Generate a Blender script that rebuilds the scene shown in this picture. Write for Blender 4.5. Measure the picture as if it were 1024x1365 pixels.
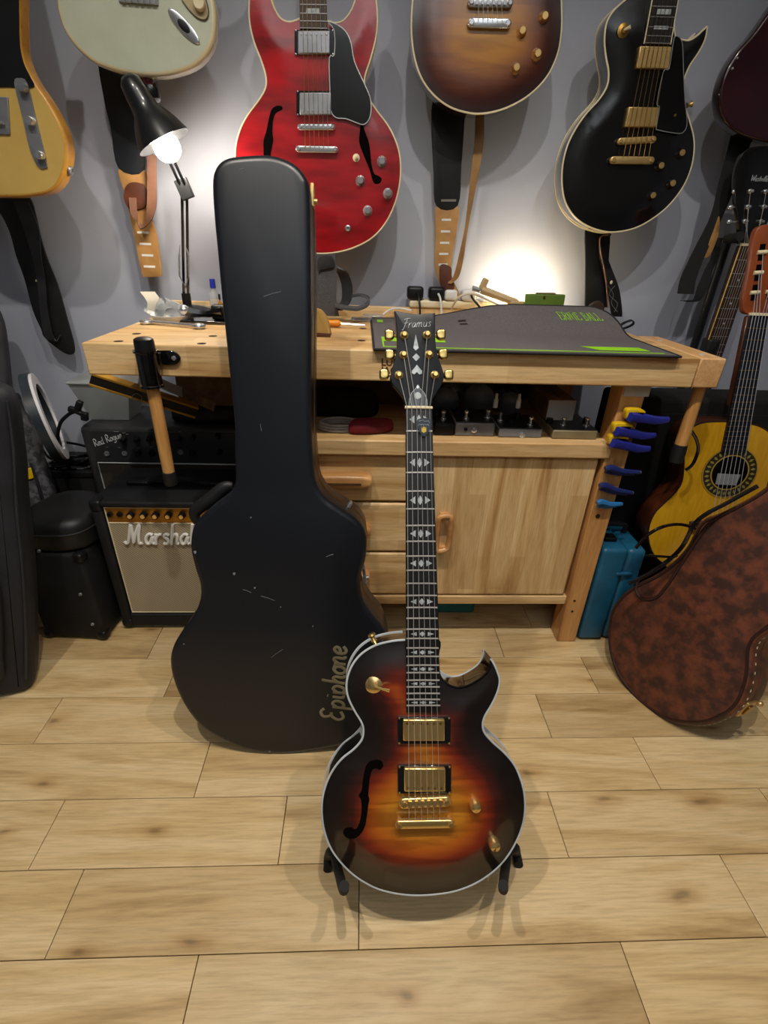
import bpy, bmesh, math, random
import numpy as np
from mathutils import Vector, Matrix
from mathutils.geometry import delaunay_2d_cdt
random.seed(7)
for o in list(bpy.data.objects): bpy.data.objects.remove(o)
sc = bpy.context.scene
col = sc.collection

# ------------------------------------------------------------------ camera, world, lights, exposure
FPX, TH, PS, RO, CAMH = 662.26, .499706, .0529357, .0349269, 1.05
FW = Vector((math.sin(PS)*math.cos(TH), math.cos(PS)*math.cos(TH), -math.sin(TH)))
_r = Vector((math.cos(PS), -math.sin(PS), 0)); _u = _r.cross(FW)
RT = _r*math.cos(RO)+_u*math.sin(RO); UP = -_r*math.sin(RO)+_u*math.cos(RO)
CAM = Vector((0, 0, CAMH))
cam = bpy.data.cameras.new('camera'); camo = bpy.data.objects.new('camera', cam); col.objects.link(camo)
cam.sensor_fit = 'HORIZONTAL'; cam.sensor_width = 36; cam.lens = FPX/1024*36; cam.clip_start = .02
mw = Matrix((RT, UP, -FW)).transposed().to_4x4(); mw.translation = CAM
camo.matrix_world = mw
sc.camera = camo
sc.view_settings.view_transform = 'Standard'; sc.view_settings.look = 'None'
sc.view_settings.gamma = 1; sc.view_settings.use_curve_mapping = False
sc.view_settings.exposure = .86
w = bpy.data.worlds.new('world'); sc.world = w; w.use_nodes = True
w.node_tree.nodes['Background'].inputs[0].default_value = (.78, .87, 1, 1)
w.node_tree.nodes['Background'].inputs[1].default_value = .05
def lamp(name, loc, power, color, size=.03, spot=None, aim=None, blend=.6):
    l = bpy.data.lights.new(name, 'SPOT' if spot else 'POINT'); l.energy = power; l.color = color; l.shadow_soft_size = size
    o = bpy.data.objects.new(name, l); col.objects.link(o); o.location = loc
    if spot:
        l.spot_size = math.radians(spot); l.spot_blend = blend
        d = Vector(aim)-Vector(loc); o.rotation_euler = d.to_track_quat('-Z', 'Y').to_euler()
    return o
for i, (x, y, p) in enumerate(((-.52, .34, 30), (.06, .32, 33), (.62, .36, 22))):
    lamp('ceiling_spot_light', (x, y, 2.36), p, (1, .92, .81), .022, 128, (x*1.0, y+.3, 0), 1.)
lamp('rear_fill_light', (.2, -1.5, 1.35), 95, (.86, .92, 1), .1, 130, (.2, -1.3, 2.5), .8)  # added fill, bounced off the ceiling behind the camera; no known lamp stands here

# ------------------------------------------------------------------ helpers
def ray(x, y): return FW+RT*((x-512)/FPX)-UP*((y-682.5)/FPX)
def atY(x, y, Y): d = ray(x, y); return CAM+d*(Y/d.y)
def atZ(x, y, Z=0.): d = ray(x, y); return CAM+d*((Z-CAM.z)/d.z)
def atX(x, y, X): d = ray(x, y); return CAM+d*(X/d.x)
def cr(ox, oy, s, pts): return [(ox+s*a, oy+s*b) for a, b in pts]

class Frame:
    """A thing's own plane: origin, right, up, normal (towards the viewer side)."""
    def __init__(s, O, yaw=0, lean=0, spin=0):
        s.O = Vector(O); a = math.radians(lean); b = math.radians(yaw)
        Rz = Matrix.Rotation(b, 3, 'Z')
        s.ex = Rz @ Vector((1, 0, 0)); s.ey = Rz @ Vector((0, math.sin(a), math.cos(a))); s.n = Rz @ Vector((0, -math.cos(a), math.sin(a)))
        if spin:
            q = Matrix.Rotation(math.radians(spin), 3, s.n); s.ex = q @ s.ex; s.ey = q @ s.ey
    def mat(s):
        m = Matrix((s.ex, s.ey, s.n)).transposed().to_4x4(); m.translation = s.O; return m
    def p(s, x, y, w=0.):
        d = ray(x, y); t = ((s.O-CAM).dot(s.n)+w)/d.dot(s.n); q = CAM+d*t-s.O
        return Vector((q.dot(s.ex), q.dot(s.ey), w))
    def p2(s, pts, w=0.): return [s.p(x, y, w).xy for x, y in pts]
    def world(s, v): return s.O+s.ex*v[0]+s.ey*v[1]+s.n*v[2]
def vpl(x, y, Y): return Frame(atY(x, y, Y))

ROOTM = {}
def root(name, label, cat, where, group=None):
    o = bpy.data.objects.new(name, None); col.objects.link(o); o.empty_display_size = .05
    m = where.mat() if isinstance(where, Frame) else Matrix.Translation(Vector(where))
    o.matrix_world = m; ROOTM[o.name] = m
    o['label'] = label; o['category'] = cat
    if group: o['group'] = group
    return o
def tag(o, label, cat, group=None):
    o['label'] = label; o['category'] = cat
    if group: o['group'] = group
    return o

def smooth(pts, k=5, corners=(), closed=True):
    n = len(pts); P = [Vector(p) for p in pts]; out = []
    rng = range(n) if closed else range(n-1)
    for i in rng:
        a, b = P[i], P[(i+1) % n]
        p0 = P[i-1] if (closed or i > 0) else a
        p3 = P[(i+2) % n] if (closed or i+2 < n) else b
        if i in corners: p0 = a*2-b if False else a
        if (i+1) % n in corners: p3 = b
        for j in range(k):
            t = j/k
            out.append(.5*((2*a)+(b-p0)*t+(2*p0-5*a+4*b-p3)*t*t+(3*a-p0-3*b+p3)*t**3))
    if not closed: out.append(P[-1].copy())
    return out
def area2(P): return .5*sum(P[i-1][0]*P[i][1]-P[i][0]*P[i-1][1] for i in range(len(P)))
def dedupe(P, eps=1e-5):
    o = []
    for p in P:
        if not o or (p-o[-1]).length > eps: o.append(p)
    if len(o) > 1 and (o[0]-o[-1]).length < eps: o.pop()
    return o
def inset(P, d):
    n = len(P); out = []
    for i in range(n):
        a, b, c = P[i-1], P[i], P[(i+1) % n]
        e1 = (b-a).normalized(); e2 = (c-b).normalized()
        n1 = Vector((-e1.y, e1.x)); n2 = Vector((-e2.y, e2.x)); m = (n1+n2)
        if m.length < 1e-6: m = n1
        m.normalize(); k = max(.6, m.dot(n1)); out.append(b+m*(d/k))
    return out

class MB:
    def __init__(s): s.v = []; s.f = []
    def add(s, vs, fs):
        o = len(s.v); s.v += [Vector(v) for v in vs]; s.f += [[i+o for i in f] for f in fs]; return s
    def box(s, x0, x1, y0, y1, z0, z1, M=None):
        vs = [Vector((x, y, z)) for x in (x0, x1) for y in (y0, y1) for z in (z0, z1)]
        if M is not None: vs = [M @ v for v in vs]
        return s.add(vs, [(0, 1, 3, 2), (4, 6, 7, 5), (0, 4, 5, 1), (2, 3, 7, 6), (0, 2, 6, 4), (1, 5, 7, 3)])
    def prism(s, poly, w0, w1, M=None):
        P = [Vector((p[0], p[1])) for p in poly]
        if area2(P) < 0: P.reverse()
        n = len(P); vs = [(p.x, p.y, w0) for p in P]+[(p.x, p.y, w1) for p in P]
        if M is not None: vs = [M @ Vector(v) for v in vs]
        return s.add(vs, [list(range(n))[::-1], [i+n for i in range(n)]]+[(i, (i+1) % n, (i+1) % n+n, i+n) for i in range(n)])
    def _fr(s, d):
        d = d.normalized(); a = Vector((0, 0, 1)) if abs(d.z) < .9 else Vector((1, 0, 0))
        u = d.cross(a).normalized(); return u, d.cross(u).normalized()
    def cyl(s, p0, p1, r0, r1=None, n=16):
        p0 = Vector(p0); p1 = Vector(p1); r1 = r0 if r1 is None else r1
        u, v = s._fr(p1-p0); vs = []
        for p, r in ((p0, r0), (p1, r1)):
            vs += [p+u*(r*math.cos(t))+v*(r*math.sin(t)) for t in [2*math.pi*i/n for i in range(n)]]
        return s.add(vs, [[i for i in range(n)], [i+n for i in range(n)][::-1]]+[(i+n, (i+1) % n+n, (i+1) % n, i) for i in range(n)])
    def lathe(s, prof, p0, ax, n=20):
        p0 = Vector(p0); ax = Vector(ax).normalized(); u, v = s._fr(ax); vs = []; fs = []
        for r, h in prof:
            vs += [p0+ax*h+u*(r*math.cos(2*math.pi*i/n))+v*(r*math.sin(2*math.pi*i/n)) for i in range(n)]
        for k in range(len(prof)-1):
            fs += [(k*n+i, (k+1)*n+i, (k+1)*n+(i+1) % n, k*n+(i+1) % n) for i in range(n)]
        if prof[0][0] > 1e-5: fs.append([i for i in range(n)])
        if prof[-1][0] > 1e-5: fs.append([(len(prof)-1)*n+i for i in range(n)][::-1])
        return s.add(vs, fs)
    def tube(s, pts, r, n=8, closed=False, flat=1., k=0):
        P = [Vector(p) for p in pts]
        if k: P = smooth(P, k, closed=closed)
        m = len(P); R = r if isinstance(r, (list, tuple)) else [r]*m
        if len(R) != m:
            q_ = [i*(len(R)-1)/(m-1) for i in range(m)]; R = [R[int(x)]+(R[min(int(x)+1, len(R)-1)]-R[int(x)])*(x-int(x)) for x in q_]
        vs = []; u = None
        for i in range(m):
            t = (P[(i+1) % m]-P[i-1]) if closed else (P[min(i+1, m-1)]-P[max(i-1, 0)])
            if t.length < 1e-9: t = Vector((0, 0, 1))
            t.normalize()
            if u is None: u, _ = s._fr(t)
            u = (u-t*u.dot(t)); u = u.normalized() if u.length > 1e-6 else s._fr(t)[0]
            vv = t.cross(u)
            vs += [P[i]+u*(R[i]*math.cos(2*math.pi*j/n))+vv*(R[i]*flat*math.sin(2*math.pi*j/n)) for j in range(n)]
        fs = [(i*n+j, i*n+(j+1) % n, ((i+1) % m)*n+(j+1) % n, ((i+1) % m)*n+j) for i in range(m if closed else m-1) for j in range(n)]
        if not closed: fs += [list(range(n))[::-1], [(m-1)*n+j for j in range(n)]]
        return s.add(vs, fs)
    def sph(s, c, r, n=12, sc=(1, 1, 1), M=None):
        c = Vector(c); vs = []; h = n//2+1
        for a in range(h+1):
            for b in range(n):
                p = Vector((math.sin(math.pi*a/h)*math.cos(2*math.pi*b/n)*sc[0]*r, math.sin(math.pi*a/h)*math.sin(2*math.pi*b/n)*sc[1]*r, math.cos(math.pi*a/h)*sc[2]*r))
                if M is not None: p = M @ p
                vs.append(c+p)
        return s.add(vs, [(a*n+b, (a+1)*n+b, (a+1)*n+(b+1) % n, a*n+(b+1) % n) for a in range(h) for b in range(n)])
    def ribbon(s, pts, half, th, k=0):
        """a strap: centre line, half-width vectors, thickness"""
        P = [Vector(p) for p in pts]; W = [Vector(h) for h in half] if isinstance(half, list) else [Vector(half)]*len(P)
        if k: P = smooth(P, k, closed=False); W = smooth(W, k, closed=False)
        m = len(P); vs = []
        for i in range(m):
            t = (P[min(i+1, m-1)]-P[max(i-1, 0)]).normalized(); nn = t.cross(W[i]); nn = nn.normalized()*(th/2) if nn.length > 1e-9 else Vector((0, th/2, 0))
            vs += [P[i]-W[i]-nn, P[i]+W[i]-nn, P[i]+W[i]+nn, P[i]-W[i]+nn]
        fs = [(i*4+j, i*4+(j+1) % 4, (i+1)*4+(j+1) % 4, (i+1)*4+j) for i in range(m-1) for j in range(4)]
        return s.add(vs, fs+[(3, 2, 1, 0), [(m-1)*4+j for j in range(4)]])
    def rbox(s, x0, x1, y0, y1, z0, z1, r, k=3):
        """box with rounded vertical edges and softened rims"""
        r = min(r, (x1-x0)/2.01, (y1-y0)/2.01, (z1-z0)/2.01); P = []
        for cx, cy, a0 in ((x1-r, y1-r, 0), (x0+r, y1-r, 90), (x0+r, y0+r, 180), (x1-r, y0+r, 270)):
            P += [Vector((cx+r*math.cos(math.radians(a0+90*i/k)), cy+r*math.sin(math.radians(a0+90*i/k)))) for i in range(k+1)]
        return s.rings(P, z0, z1, r, r, k)
    def rings(s, P, w0, w1, r0, r1, k=3):
        """closed outline extruded from w0 to w1 with rounded rims"""
        P = [Vector((p[0], p[1])) for p in P]
        if area2(P) < 0: P = P[::-1]
        n = len(P); L = []
        for i in range(k+1):
            a = math.pi/2*i/k; L.append((r0*(1-math.sin(a)), w0+r0*(1-math.cos(a)))) if r0 > 0 or i == k else None
        for i in range(k+1):
            a = math.pi/2*i/k; L.append((r1*(1-math.cos(a)), w1-r1*(1-math.sin(a)))) if r1 > 0 or i == 0 else None
        vs = []
        for d, h in L:
            Q = inset(P, d) if d > 1e-7 else P
            vs += [(q.x, q.y, h) for q in Q]
        fs = [(j*n+i, j*n+(i+1) % n, (j+1)*n+(i+1) % n, (j+1)*n+i) for j in range(len(L)-1) for i in range(n)]
        fs += [list(range(n))[::-1], [(len(L)-1)*n+i for i in range(n)]]
        return s.add(vs, fs)
    def xf(s, M): s.v = [M @ v for v in s.v]; return s
    def build(s, name, mat, parent=None, local=False, bevel=0, smooth_angle=40, seg=2):
        M = ROOTM[parent.name].inverted() if (parent is not None and not local) else None
        vs = [tuple(M @ v) if M is not None else tuple(v) for v in s.v]
        me = bpy.data.meshes.new(name); me.from_pydata(vs, [], s.f); me.validate(); me.update()
        if smooth_angle:
            me.polygons.foreach_set('use_smooth', [True]*len(me.polygons)); me.set_sharp_from_angle(angle=math.radians(smooth_angle))
        me.materials.append(mat)
        o = bpy.data.objects.new(name, me); col.objects.link(o)
        if parent is not None: o.parent = parent; ROOTM[o.name] = ROOTM[parent.name]
        else: ROOTM[o.name] = Matrix.Identity(4)
        if bevel:
            b = o.modifiers.new('bevel', 'BEVEL'); b.width = bevel; b.segments = seg; b.limit_method = 'ANGLE'; b.angle_limit = math.radians(35)
        return o
def solo(mb, name, mat, label, cat, base=None, group=None, bevel=0, frame=None, smooth_angle=40):
    """a thing that is one mesh"""
    if frame is not None: m = frame.mat(); vs = mb.v
    else:
        if base is None:
            xs = [v.x for v in mb.v]; ys = [v.y for v in mb.v]; base = ((min(xs)+max(xs))/2, (min(ys)+max(ys))/2, min(v.z for v in mb.v))
        m = Matrix.Translation(Vector(base)); mb.v = [v-Vector(base) for v in mb.v]
    o = mb.build(name, mat, None, True, bevel, smooth_angle); o.matrix_world = m; ROOTM[o.name] = m
    return tag(o, label, cat, group)
def part(mb, name, mat, parent, local=False, bevel=0, label=None, kind=None, smooth_angle=40):
    o = mb.build(name, mat, parent, local, bevel, smooth_angle)
    if label: o['label'] = label
    if kind: o['kind'] = kind
    return o
def cface(P, w, name, mat, parent, step=.008, dome=0., r=.0, domew=.05):
    """top face with inner vertices, a distance-to-rim attribute and an optional carve; local coordinates"""
    P = dedupe([Vector((p[0], p[1])) for p in P])
    if area2(P) < 0: P.reverse()
    xs = [p.x for p in P]; ys = [p.y for p in P]
    A = np.array([[p.x, p.y] for p in P]); B = np.roll(A, -1, 0); E = B-A; L2 = (E**2).sum(1)+1e-12
    def dist(q):
        t = np.clip(((q-A)*E).sum(1)/L2, 0, 1); d = A+E*t[:, None]-q; return math.sqrt((d**2).sum(1).min())
    pts = list(P); 
    x = min(xs)
    while x < max(xs):
        y = min(ys)
        while y < max(ys):
            q = np.array([x+random.uniform(-.1, .1)*step, y+random.uniform(-.1, .1)*step])
            inside = (((A[:, 1] > q[1]) != (B[:, 1] > q[1])) & (q[0] < (B[:, 0]-A[:, 0])*(q[1]-A[:, 1])/(B[:, 1]-A[:, 1]+1e-15)+A[:, 0])).sum() % 2
            if inside and dist(q) > step*.45: pts.append(Vector(q))
            y += step
        x += step
    n = len(P)
    vo, eo, fo, *_ = delaunay_2d_cdt(pts, [(i, (i+1) % n) for i in range(n)], [], 1, 1e-6)
    ds = [dist(np.array([v.x, v.y])) for v in vo]
    vs = []
    for v, d in zip(vo, ds):
        t = min(1, d/domew); vs.append((v.x, v.y, w+dome*(t*t*(3-2*t))))
    me = bpy.data.meshes.new(name); me.from_pydata(vs, [], fo); me.update()
    at = me.attributes.new('edge', 'FLOAT', 'POINT'); at.data.foreach_set('value', ds)
    me.polygons.foreach_set('use_smooth', [True]*len(me.polygons)); me.materials.append(mat)
    o = bpy.data.objects.new(name, me); col.objects.link(o); o.parent = parent; ROOTM[o.name] = ROOTM[parent.name]
    return o

# ------------------------------------------------------------------ lettering
SF = {  # single-stroke letters: advance, strokes; x-height .5, capital 1
 'a': (.5, [[(.4, .45), (.22, .5), (.06, .3), (.12, .04), (.28, .06), (.4, .4), (.4, .1), (.5, .02)]]),
 'e': (.45, [[(.05, .22), (.3, .28), (.35, .42), (.22, .5), (.06, .34), (.1, .06), (.26, 0), (.42, .12)]]),
 'h': (.5, [[(.12, 1), (.1, .5), (.08, 0)], [(.1, .3), (.24, .5), (.36, .42), (.36, .08), (.48, .02)]]),
 'i': (.26, [[(.1, .5), (.1, .08), (.22, .02)], [(.12, .7), (.13, .74)]]),
 'l': (.26, [[(.12, 1), (.09, .3), (.1, .06), (.22, .02)]]),
 'm': (.75, [[(.06, .5), (.06, 0)], [(.06, .3), (.2, .5), (.3, .42), (.3, 0)], [(.3, .3), (.44, .5), (.56, .42), (.56, .08), (.7, .02)]]),
 'n': (.5, [[(.06, .5), (.06, 0)], [(.06, .3), (.22, .5), (.34, .42), (.34, .08), (.46, .02)]]),
 'o': (.46, [[(.22, .5), (.06, .36), (.06, .12), (.22, 0), (.36, .12), (.36, .36), (.22, .5), (.44, .44)]]),
 'p': (.5, [[(.08, .5), (.08, -.4)], [(.08, .3), (.24, .5), (.4, .36), (.36, .08), (.2, 0), (.08, .1)]]),
 'r': (.4, [[(.06, .5), (.08, 0)], [(.08, .28), (.2, .46), (.36, .48)]]),
 's': (.4, [[(.34, .44), (.2, .5), (.1, .4), (.3, .2), (.26, .02), (.06, .04)]]),
 'u': (.5, [[(.06, .5), (.08, .1), (.22, 0), (.36, .14), (.38, .5), (.38, .08), (.48, .02)]]),
 'd': (.5, [[(.38, .44), (.2, .5), (.06, .3), (.12, .03), (.28, .05), (.38, .3), (.42, 1), (.38, .1), (.48, .02)]]),
 'g': (.5, [[(.38, .44), (.2, .5), (.06, .3), (.12, .05), (.3, .08), (.39, .48), (.36, -.25), (.18, -.36), (.06, -.26)]]),
 't': (.32, [[(.16, .85), (.12, .1), (.24, .02)], [(.02, .55), (.3, .57)]]),
 'v': (.42, [[(.04, .5), (.16, 0), (.36, .5)]]),
 'M': (.98, [[(-.05, .12), (.04, .03), (.16, .15), (.28, .96), (.36, .55), (.42, .06), (.52, .5), (.72, .97), (.68, .5), (.7, .06), (.85, .05)]]),
 'F': (.6, [[(.02, .86), (.2, .98), (.66, 1)], [(.36, .98), (.26, .4), (.12, -.18), (0, -.12)], [(.12, .5), (.5, .56)]]),
 'E': (.62, [[(.56, .86), (.36, 1), (.14, .86), (.24, .56), (.4, .54), (.2, .5), (.06, .22), (.22, 0), (.5, .12)]]),
 'R': (.62, [[(.12, 0), (.16, 1), (.44, .96), (.46, .62), (.18, .52), (.36, .3), (.58, 0)]]),
 'W': (.9, [[(.02, 1), (.2, 0), (.42, .8), (.6, 0), (.84, 1)]]),
}
def strokes(mb, text, put, size, rad, shear=.25, k=3, n=6, flat=1.):
    """put(x, y) -> 3D point; x, y in metres along and above the base line"""
    x = 0.
    for ch in text:
        if ch == ' ': x += .35*size; continue
        adv, L = SF[ch]
        for pl in L:
            P = [Vector((x+size*(a+shear*b), size*b)) for a, b in pl]
            if len(P) > 2: P = smooth(P, k, closed=False)
            mb.tube([put(p.x, p.y) for p in P], rad, n, flat=flat)
        x += adv*size
    return x
def textmesh(txt, size, ext=.0006, bold=0.):
    cu = bpy.data.curves.new('lettering', 'FONT'); cu.body = txt; cu.size = size; cu.extrude = ext; cu.offset = bold
    o = bpy.data.objects.new('lettering', cu); col.objects.link(o); bpy.context.view_layer.update()
    me = bpy.data.meshes.new_from_object(o.evaluated_get(bpy.context.evaluated_depsgraph_get()))
    mb = MB().add([v.co for v in me.vertices], [list(p.vertices) for p in me.polygons])
    bpy.data.objects.remove(o); bpy.data.curves.remove(cu); bpy.data.meshes.remove(me)
    return mb

# ------------------------------------------------------------------ materials
def lin(h):
    if isinstance(h, str):
        h = h.lstrip('#'); h = [int(h[i:i+2], 16)/255 for i in (0, 2, 4)]
        return [c/12.92 if c <= .04045 else ((c+.055)/1.055)**2.4 for c in h]+[1]
    return list(h)+[1]
def nt(name):
    m = bpy.data.materials.new(name); m.use_nodes = True; t = m.node_tree; b = t.nodes['Principled BSDF']
    return m, t, b
def coords(t, stretch=(1, 1, 1), rand=False):
    tc = t.nodes.new('ShaderNodeTexCoord'); mp = t.nodes.new('ShaderNodeMapping'); mp.inputs['Scale'].default_value = stretch
    t.links.new(tc.outputs['Object'], mp.inputs['Vector'])
    if rand:
        oi = t.nodes.new('ShaderNodeObjectInfo'); mul = t.nodes.new('ShaderNodeMath'); mul.operation = 'MULTIPLY'; mul.inputs[1].default_value = 37.
        t.links.new(oi.outputs['Random'], mul.inputs[0]); cb = t.nodes.new('ShaderNodeCombineXYZ')
        for i in range(3): t.links.new(mul.outputs[0], cb.inputs[i])
        t.links.new(cb.outputs[0], mp.inputs['Location'])
    return mp.outputs['Vector']
def noise(t, vec, scale, detail=4, rough=.55, dist=0):
    n = t.nodes.new('ShaderNodeTexNoise'); n.inputs['Scale'].default_value = scale; n.inputs['Detail'].default_value = detail
    n.inputs['Roughness'].default_value = rough; n.inputs['Distortion'].default_value = dist
    t.links.new(vec, n.inputs['Vector']); return n.outputs['Fac']
def ramp(t, fac, stops):
    r = t.nodes.new('ShaderNodeValToRGB'); e = r.color_ramp.elements
    e[0].position, e[0].color = stops[0][0], lin(stops[0][1]); e[1].position, e[1].color = stops[-1][0], lin(stops[-1][1])
    for p, c in stops[1:-1]: k = e.new(p); k.color = lin(c)
    t.links.new(fac, r.inputs['Fac']); return r.outputs['Color']
def mix(t, fac, a, b, mode='MIX'):
    m = t.nodes.new('ShaderNodeMix'); m.data_type = 'RGBA'; m.blend_type = mode
    for s, v in ((m.inputs['Factor'], fac), (m.inputs['A'], a), (m.inputs['B'], b)):
        if isinstance(v, (int, float)): s.default_value = v
        elif isinstance(v, (list, tuple, str)): s.default_value = lin(v) if isinstance(v, str) else v
        else: t.links.new(v, s)
    return m.outputs['Result']
def bump(t, b, h, strength, dist=.001):
    n = t.nodes.new('ShaderNodeBump'); n.inputs['Strength'].default_value = strength; n.inputs['Distance'].default_value = dist
    t.links.new(h, n.inputs['Height']); t.links.new(n.outputs[0], b.inputs['Normal'])
MATS = {}
def M(name, c, c2=None, rough=.5, metal=0., scale=12, bmp=0., bscale=300, coat=0., stretch=(1, 1, 1), spec=.5, trans=0., alpha=1., emit=0., lo=.35, hi=.65, ior=1.45, sheen=0.):
    if name in MATS: return MATS[name]
    m, t, b = nt(name); v = coords(t, stretch)
    A = lin(c); Bc = lin(c2) if c2 else [x*.82 for x in A[:3]]+[1]
    n = noise(t, v, scale)
    r = t.nodes.new('ShaderNodeMapRange'); r.inputs[1].default_value = lo; r.inputs[2].default_value = hi; t.links.new(n, r.inputs[0])
    c_ = mix(t, r.outputs[0], A, Bc); t.links.new(c_, b.inputs['Base Color'])
    b.inputs['Roughness'].default_value = rough; b.inputs['Metallic'].default_value = metal
    b.inputs['Coat Weight'].default_value = coat; b.inputs['Coat Roughness'].default_value = .06; b.inputs['Specular IOR Level'].default_value = spec
    b.inputs['Transmission Weight'].default_value = trans; b.inputs['Alpha'].default_value = alpha; b.inputs['IOR'].default_value = ior
    b.inputs['Sheen Weight'].default_value = sheen
    if emit: b.inputs['Emission Color'].default_value = A; b.inputs['Emission Strength'].default_value = emit
    if bmp: bump(t, b, noise(t, v, bscale, 3), bmp)
    MATS[name] = m; return m
def wood(name, light, mid, dark, axis=0, rough=.45, coat=0., rand=False, stave=None, knots=0., gs=1., vary=.25):
    if name in MATS: return MATS[name]
    m, t, b = nt(name); st = [9., 9., 9.]; st[axis] = .9; v = coords(t, st, rand); st2 = [1, 1, 1]; st2[axis] = .06
    g1 = noise(t, v, 1.4*gs, 5, .6, 1.2); v2 = coords(t, st2, rand); g2 = noise(t, v2, 260*gs, 3, .6)
    c_ = ramp(t, g1, [(.32, dark), (.46, mid), (.6, light), (.74, mid)])
    f = ramp(t, g2, [(.32, (.5, .46, .4)), (.58, (1, 1, 1))])
    c_ = mix(t, .4, c_, f, 'MULTIPLY')
    if rand:
        oi = t.nodes.new('ShaderNodeObjectInfo'); q = ramp(t, oi.outputs['Random'], [(0, (1-vary, 1-vary*1.15, 1-vary*1.35)), (.5, (1, .98, .95)), (1, (1+vary*.15, 1+vary*.12, 1+vary*.05))])
        c_ = mix(t, 1., c_, q, 'MULTIPLY')
    if stave:
        br = t.nodes.new('ShaderNodeTexBrick'); mp = t.nodes.new('ShaderNodeMapping'); tc = t.nodes.new('ShaderNodeTexCoord')
        t.links.new(tc.outputs['Object'], mp.inputs['Vector']); mp.inputs['Rotation'].default_value = stave.get('rot', (0, 0, 0)); mp.inputs['Location'].default_value = stave.get('loc', (0, 0, 0))
        t.links.new(mp.outputs[0], br.inputs['Vector']); br.inputs['Scale'].default_value = 1
        br.inputs['Brick Width'].default_value = stave['w']; br.inputs['Row Height'].default_value = stave['h']; br.inputs['Mortar Size'].default_value = 0
        br.inputs['Color1'].default_value = (.76, .67, .55, 1); br.inputs['Color2'].default_value = (1.06, 1.05, 1, 1); br.offset = .37
        c_ = mix(t, .75, c_, br.outputs['Color'], 'MULTIPLY')
    if knots:
        vo = t.nodes.new('ShaderNodeTexVoronoi'); vo.voronoi_dimensions = '2D'; vo.inputs['Scale'].default_value = 1.; st3 = [5.5, 5.5, 5.5]; st3[axis] = 2.1
        wp = t.nodes.new('ShaderNodeVectorMath'); wp.operation = 'MULTIPLY_ADD'; nz = t.nodes.new('ShaderNodeTexNoise'); nz.inputs['Scale'].default_value = 3.; cv_ = coords(t, st3, rand); t.links.new(cv_, nz.inputs['Vector']); t.links.new(nz.outputs['Color'], wp.inputs[0]); wp.inputs[1].default_value = (.22, .22, .22); t.links.new(cv_, wp.inputs[2]); t.links.new(wp.outputs[0], vo.inputs['Vector'])
        kf = ramp(t, vo.outputs['Distance'], [(.012, (.25, .18, .12)), (.035, (.66, .55, .43)), (.08, (.92, .87, .8)), (.13, (1, 1, 1))]); c_ = mix(t, knots, c_, kf, 'MULTIPLY')
    t.links.new(c_, b.inputs['Base Color']); b.inputs['Roughness'].default_value = rough; b.inputs['Coat Weight'].default_value = coat; b.inputs['Coat Roughness'].default_value = .15
    bump(t, b, g2, .12, .0006); MATS[name] = m; return m
def burst(name, stops, flame=.35, fscale=55, rough=.12, off=0.):
    m, t, b = nt(name); a = t.nodes.new('ShaderNodeAttribute'); a.attribute_name = 'edge'; v = coords(t)
    n = noise(t, v, 9, 2); ad = t.nodes.new('ShaderNodeMath'); ad.operation = 'MULTIPLY_ADD'; t.links.new(n, ad.inputs[0]); ad.inputs[1].default_value = .03; t.links.new(a.outputs['Fac'], ad.inputs[2])
    sc_ = t.nodes.new('ShaderNodeMath'); sc_.operation = 'MULTIPLY'; sc_.inputs[1].default_value = 5.; t.links.new(ad.outputs[0], sc_.inputs[0])
    c_ = ramp(t, sc_.outputs[0], stops)
    fl = noise(t, coords(t, (.12, 1, 1)), fscale, 2, .5, .6); g = ramp(t, fl, [(.38, (.5, .42, .36)), (.58, (1.0, 1.0, 1.0))])
    c_ = mix(t, flame, c_, g, 'MULTIPLY'); t.links.new(c_, b.inputs['Base Color'])
    b.inputs['Roughness'].default_value = .35; b.inputs['Coat Weight'].default_value = 1; b.inputs['Coat Roughness'].default_value = rough*.4
    return m
BLK = M('black_plastic', '#131417', '#0d0e11', .42, spec=.35); BLKG = M('black_gloss', '#0b0b0d', '#08080a', .12, coat=1)
CHR = M('chrome', '#d9dce1', '#c3c7cc', .2, .82); GOLD = M('gold_metal', '#f2d391', '#e3bd6c', .2, .88); STEEL = M('brushed_steel', '#a9acb2', '#8e9197', .34, .7)
GOLDM = M('satin_gold_metal', '#d2b47a', '#b9995a', .34, .75)
IVORY = M('cream_binding', '#ded3b4', '#cdbf9b', .35); WHITE = M('white_plastic', '#dcdcd9', '#c9c9c6', .4); PEARL = M('pearl_inlay', '#b9c0c4', '#8f979d', .25, scale=120)
BINDW = M('white_binding', '#c8cdd0', '#aeb4b8', .3); BRASS = M('brass', '#b99450', '#8d6c33', .3, 1); STRING = M('steel_string', '#d9d6d0', '#c4c1bb', .3, .6)
ROSE = wood('rosewood', '#3a2218', '#2b1811', '#1a0e0a', 1, .5); EBONY = wood('ebony', '#141316', '#0e0d10', '#0a0a0b', 1, .38)
LEATH = M('black_leather', '#16171a', '#0f1012', .5, bmp=.2, bscale=500); WEB = M('black_webbing', '#1e1f22', '#121316', .8, bmp=.4, bscale=900, scale=300); GREYF = M('grey_felt', '#4a4a4d', '#333336', .95, bmp=.4, bscale=1200, scale=500)
TAN = M('tan_leather', '#b58a52', '#94693a', .6, bmp=.15, bscale=400); BROWNL = M('brown_leather', '#5e3322', '#3f2015', .5, bmp=.3, bscale=400); PINKL = M('raw_brown_leather', '#7a5645', '#5d3e30', .45, bmp=.2, bscale=400)
RUB = M('black_rubber', '#141518', '#0d0e10', .6); CARD = M('brown_cardboard', '#7d6248', '#664f39', .85, scale=40); WCARD = M('white_card', '#b9b6b0', '#a5a19a', .7)

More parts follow.
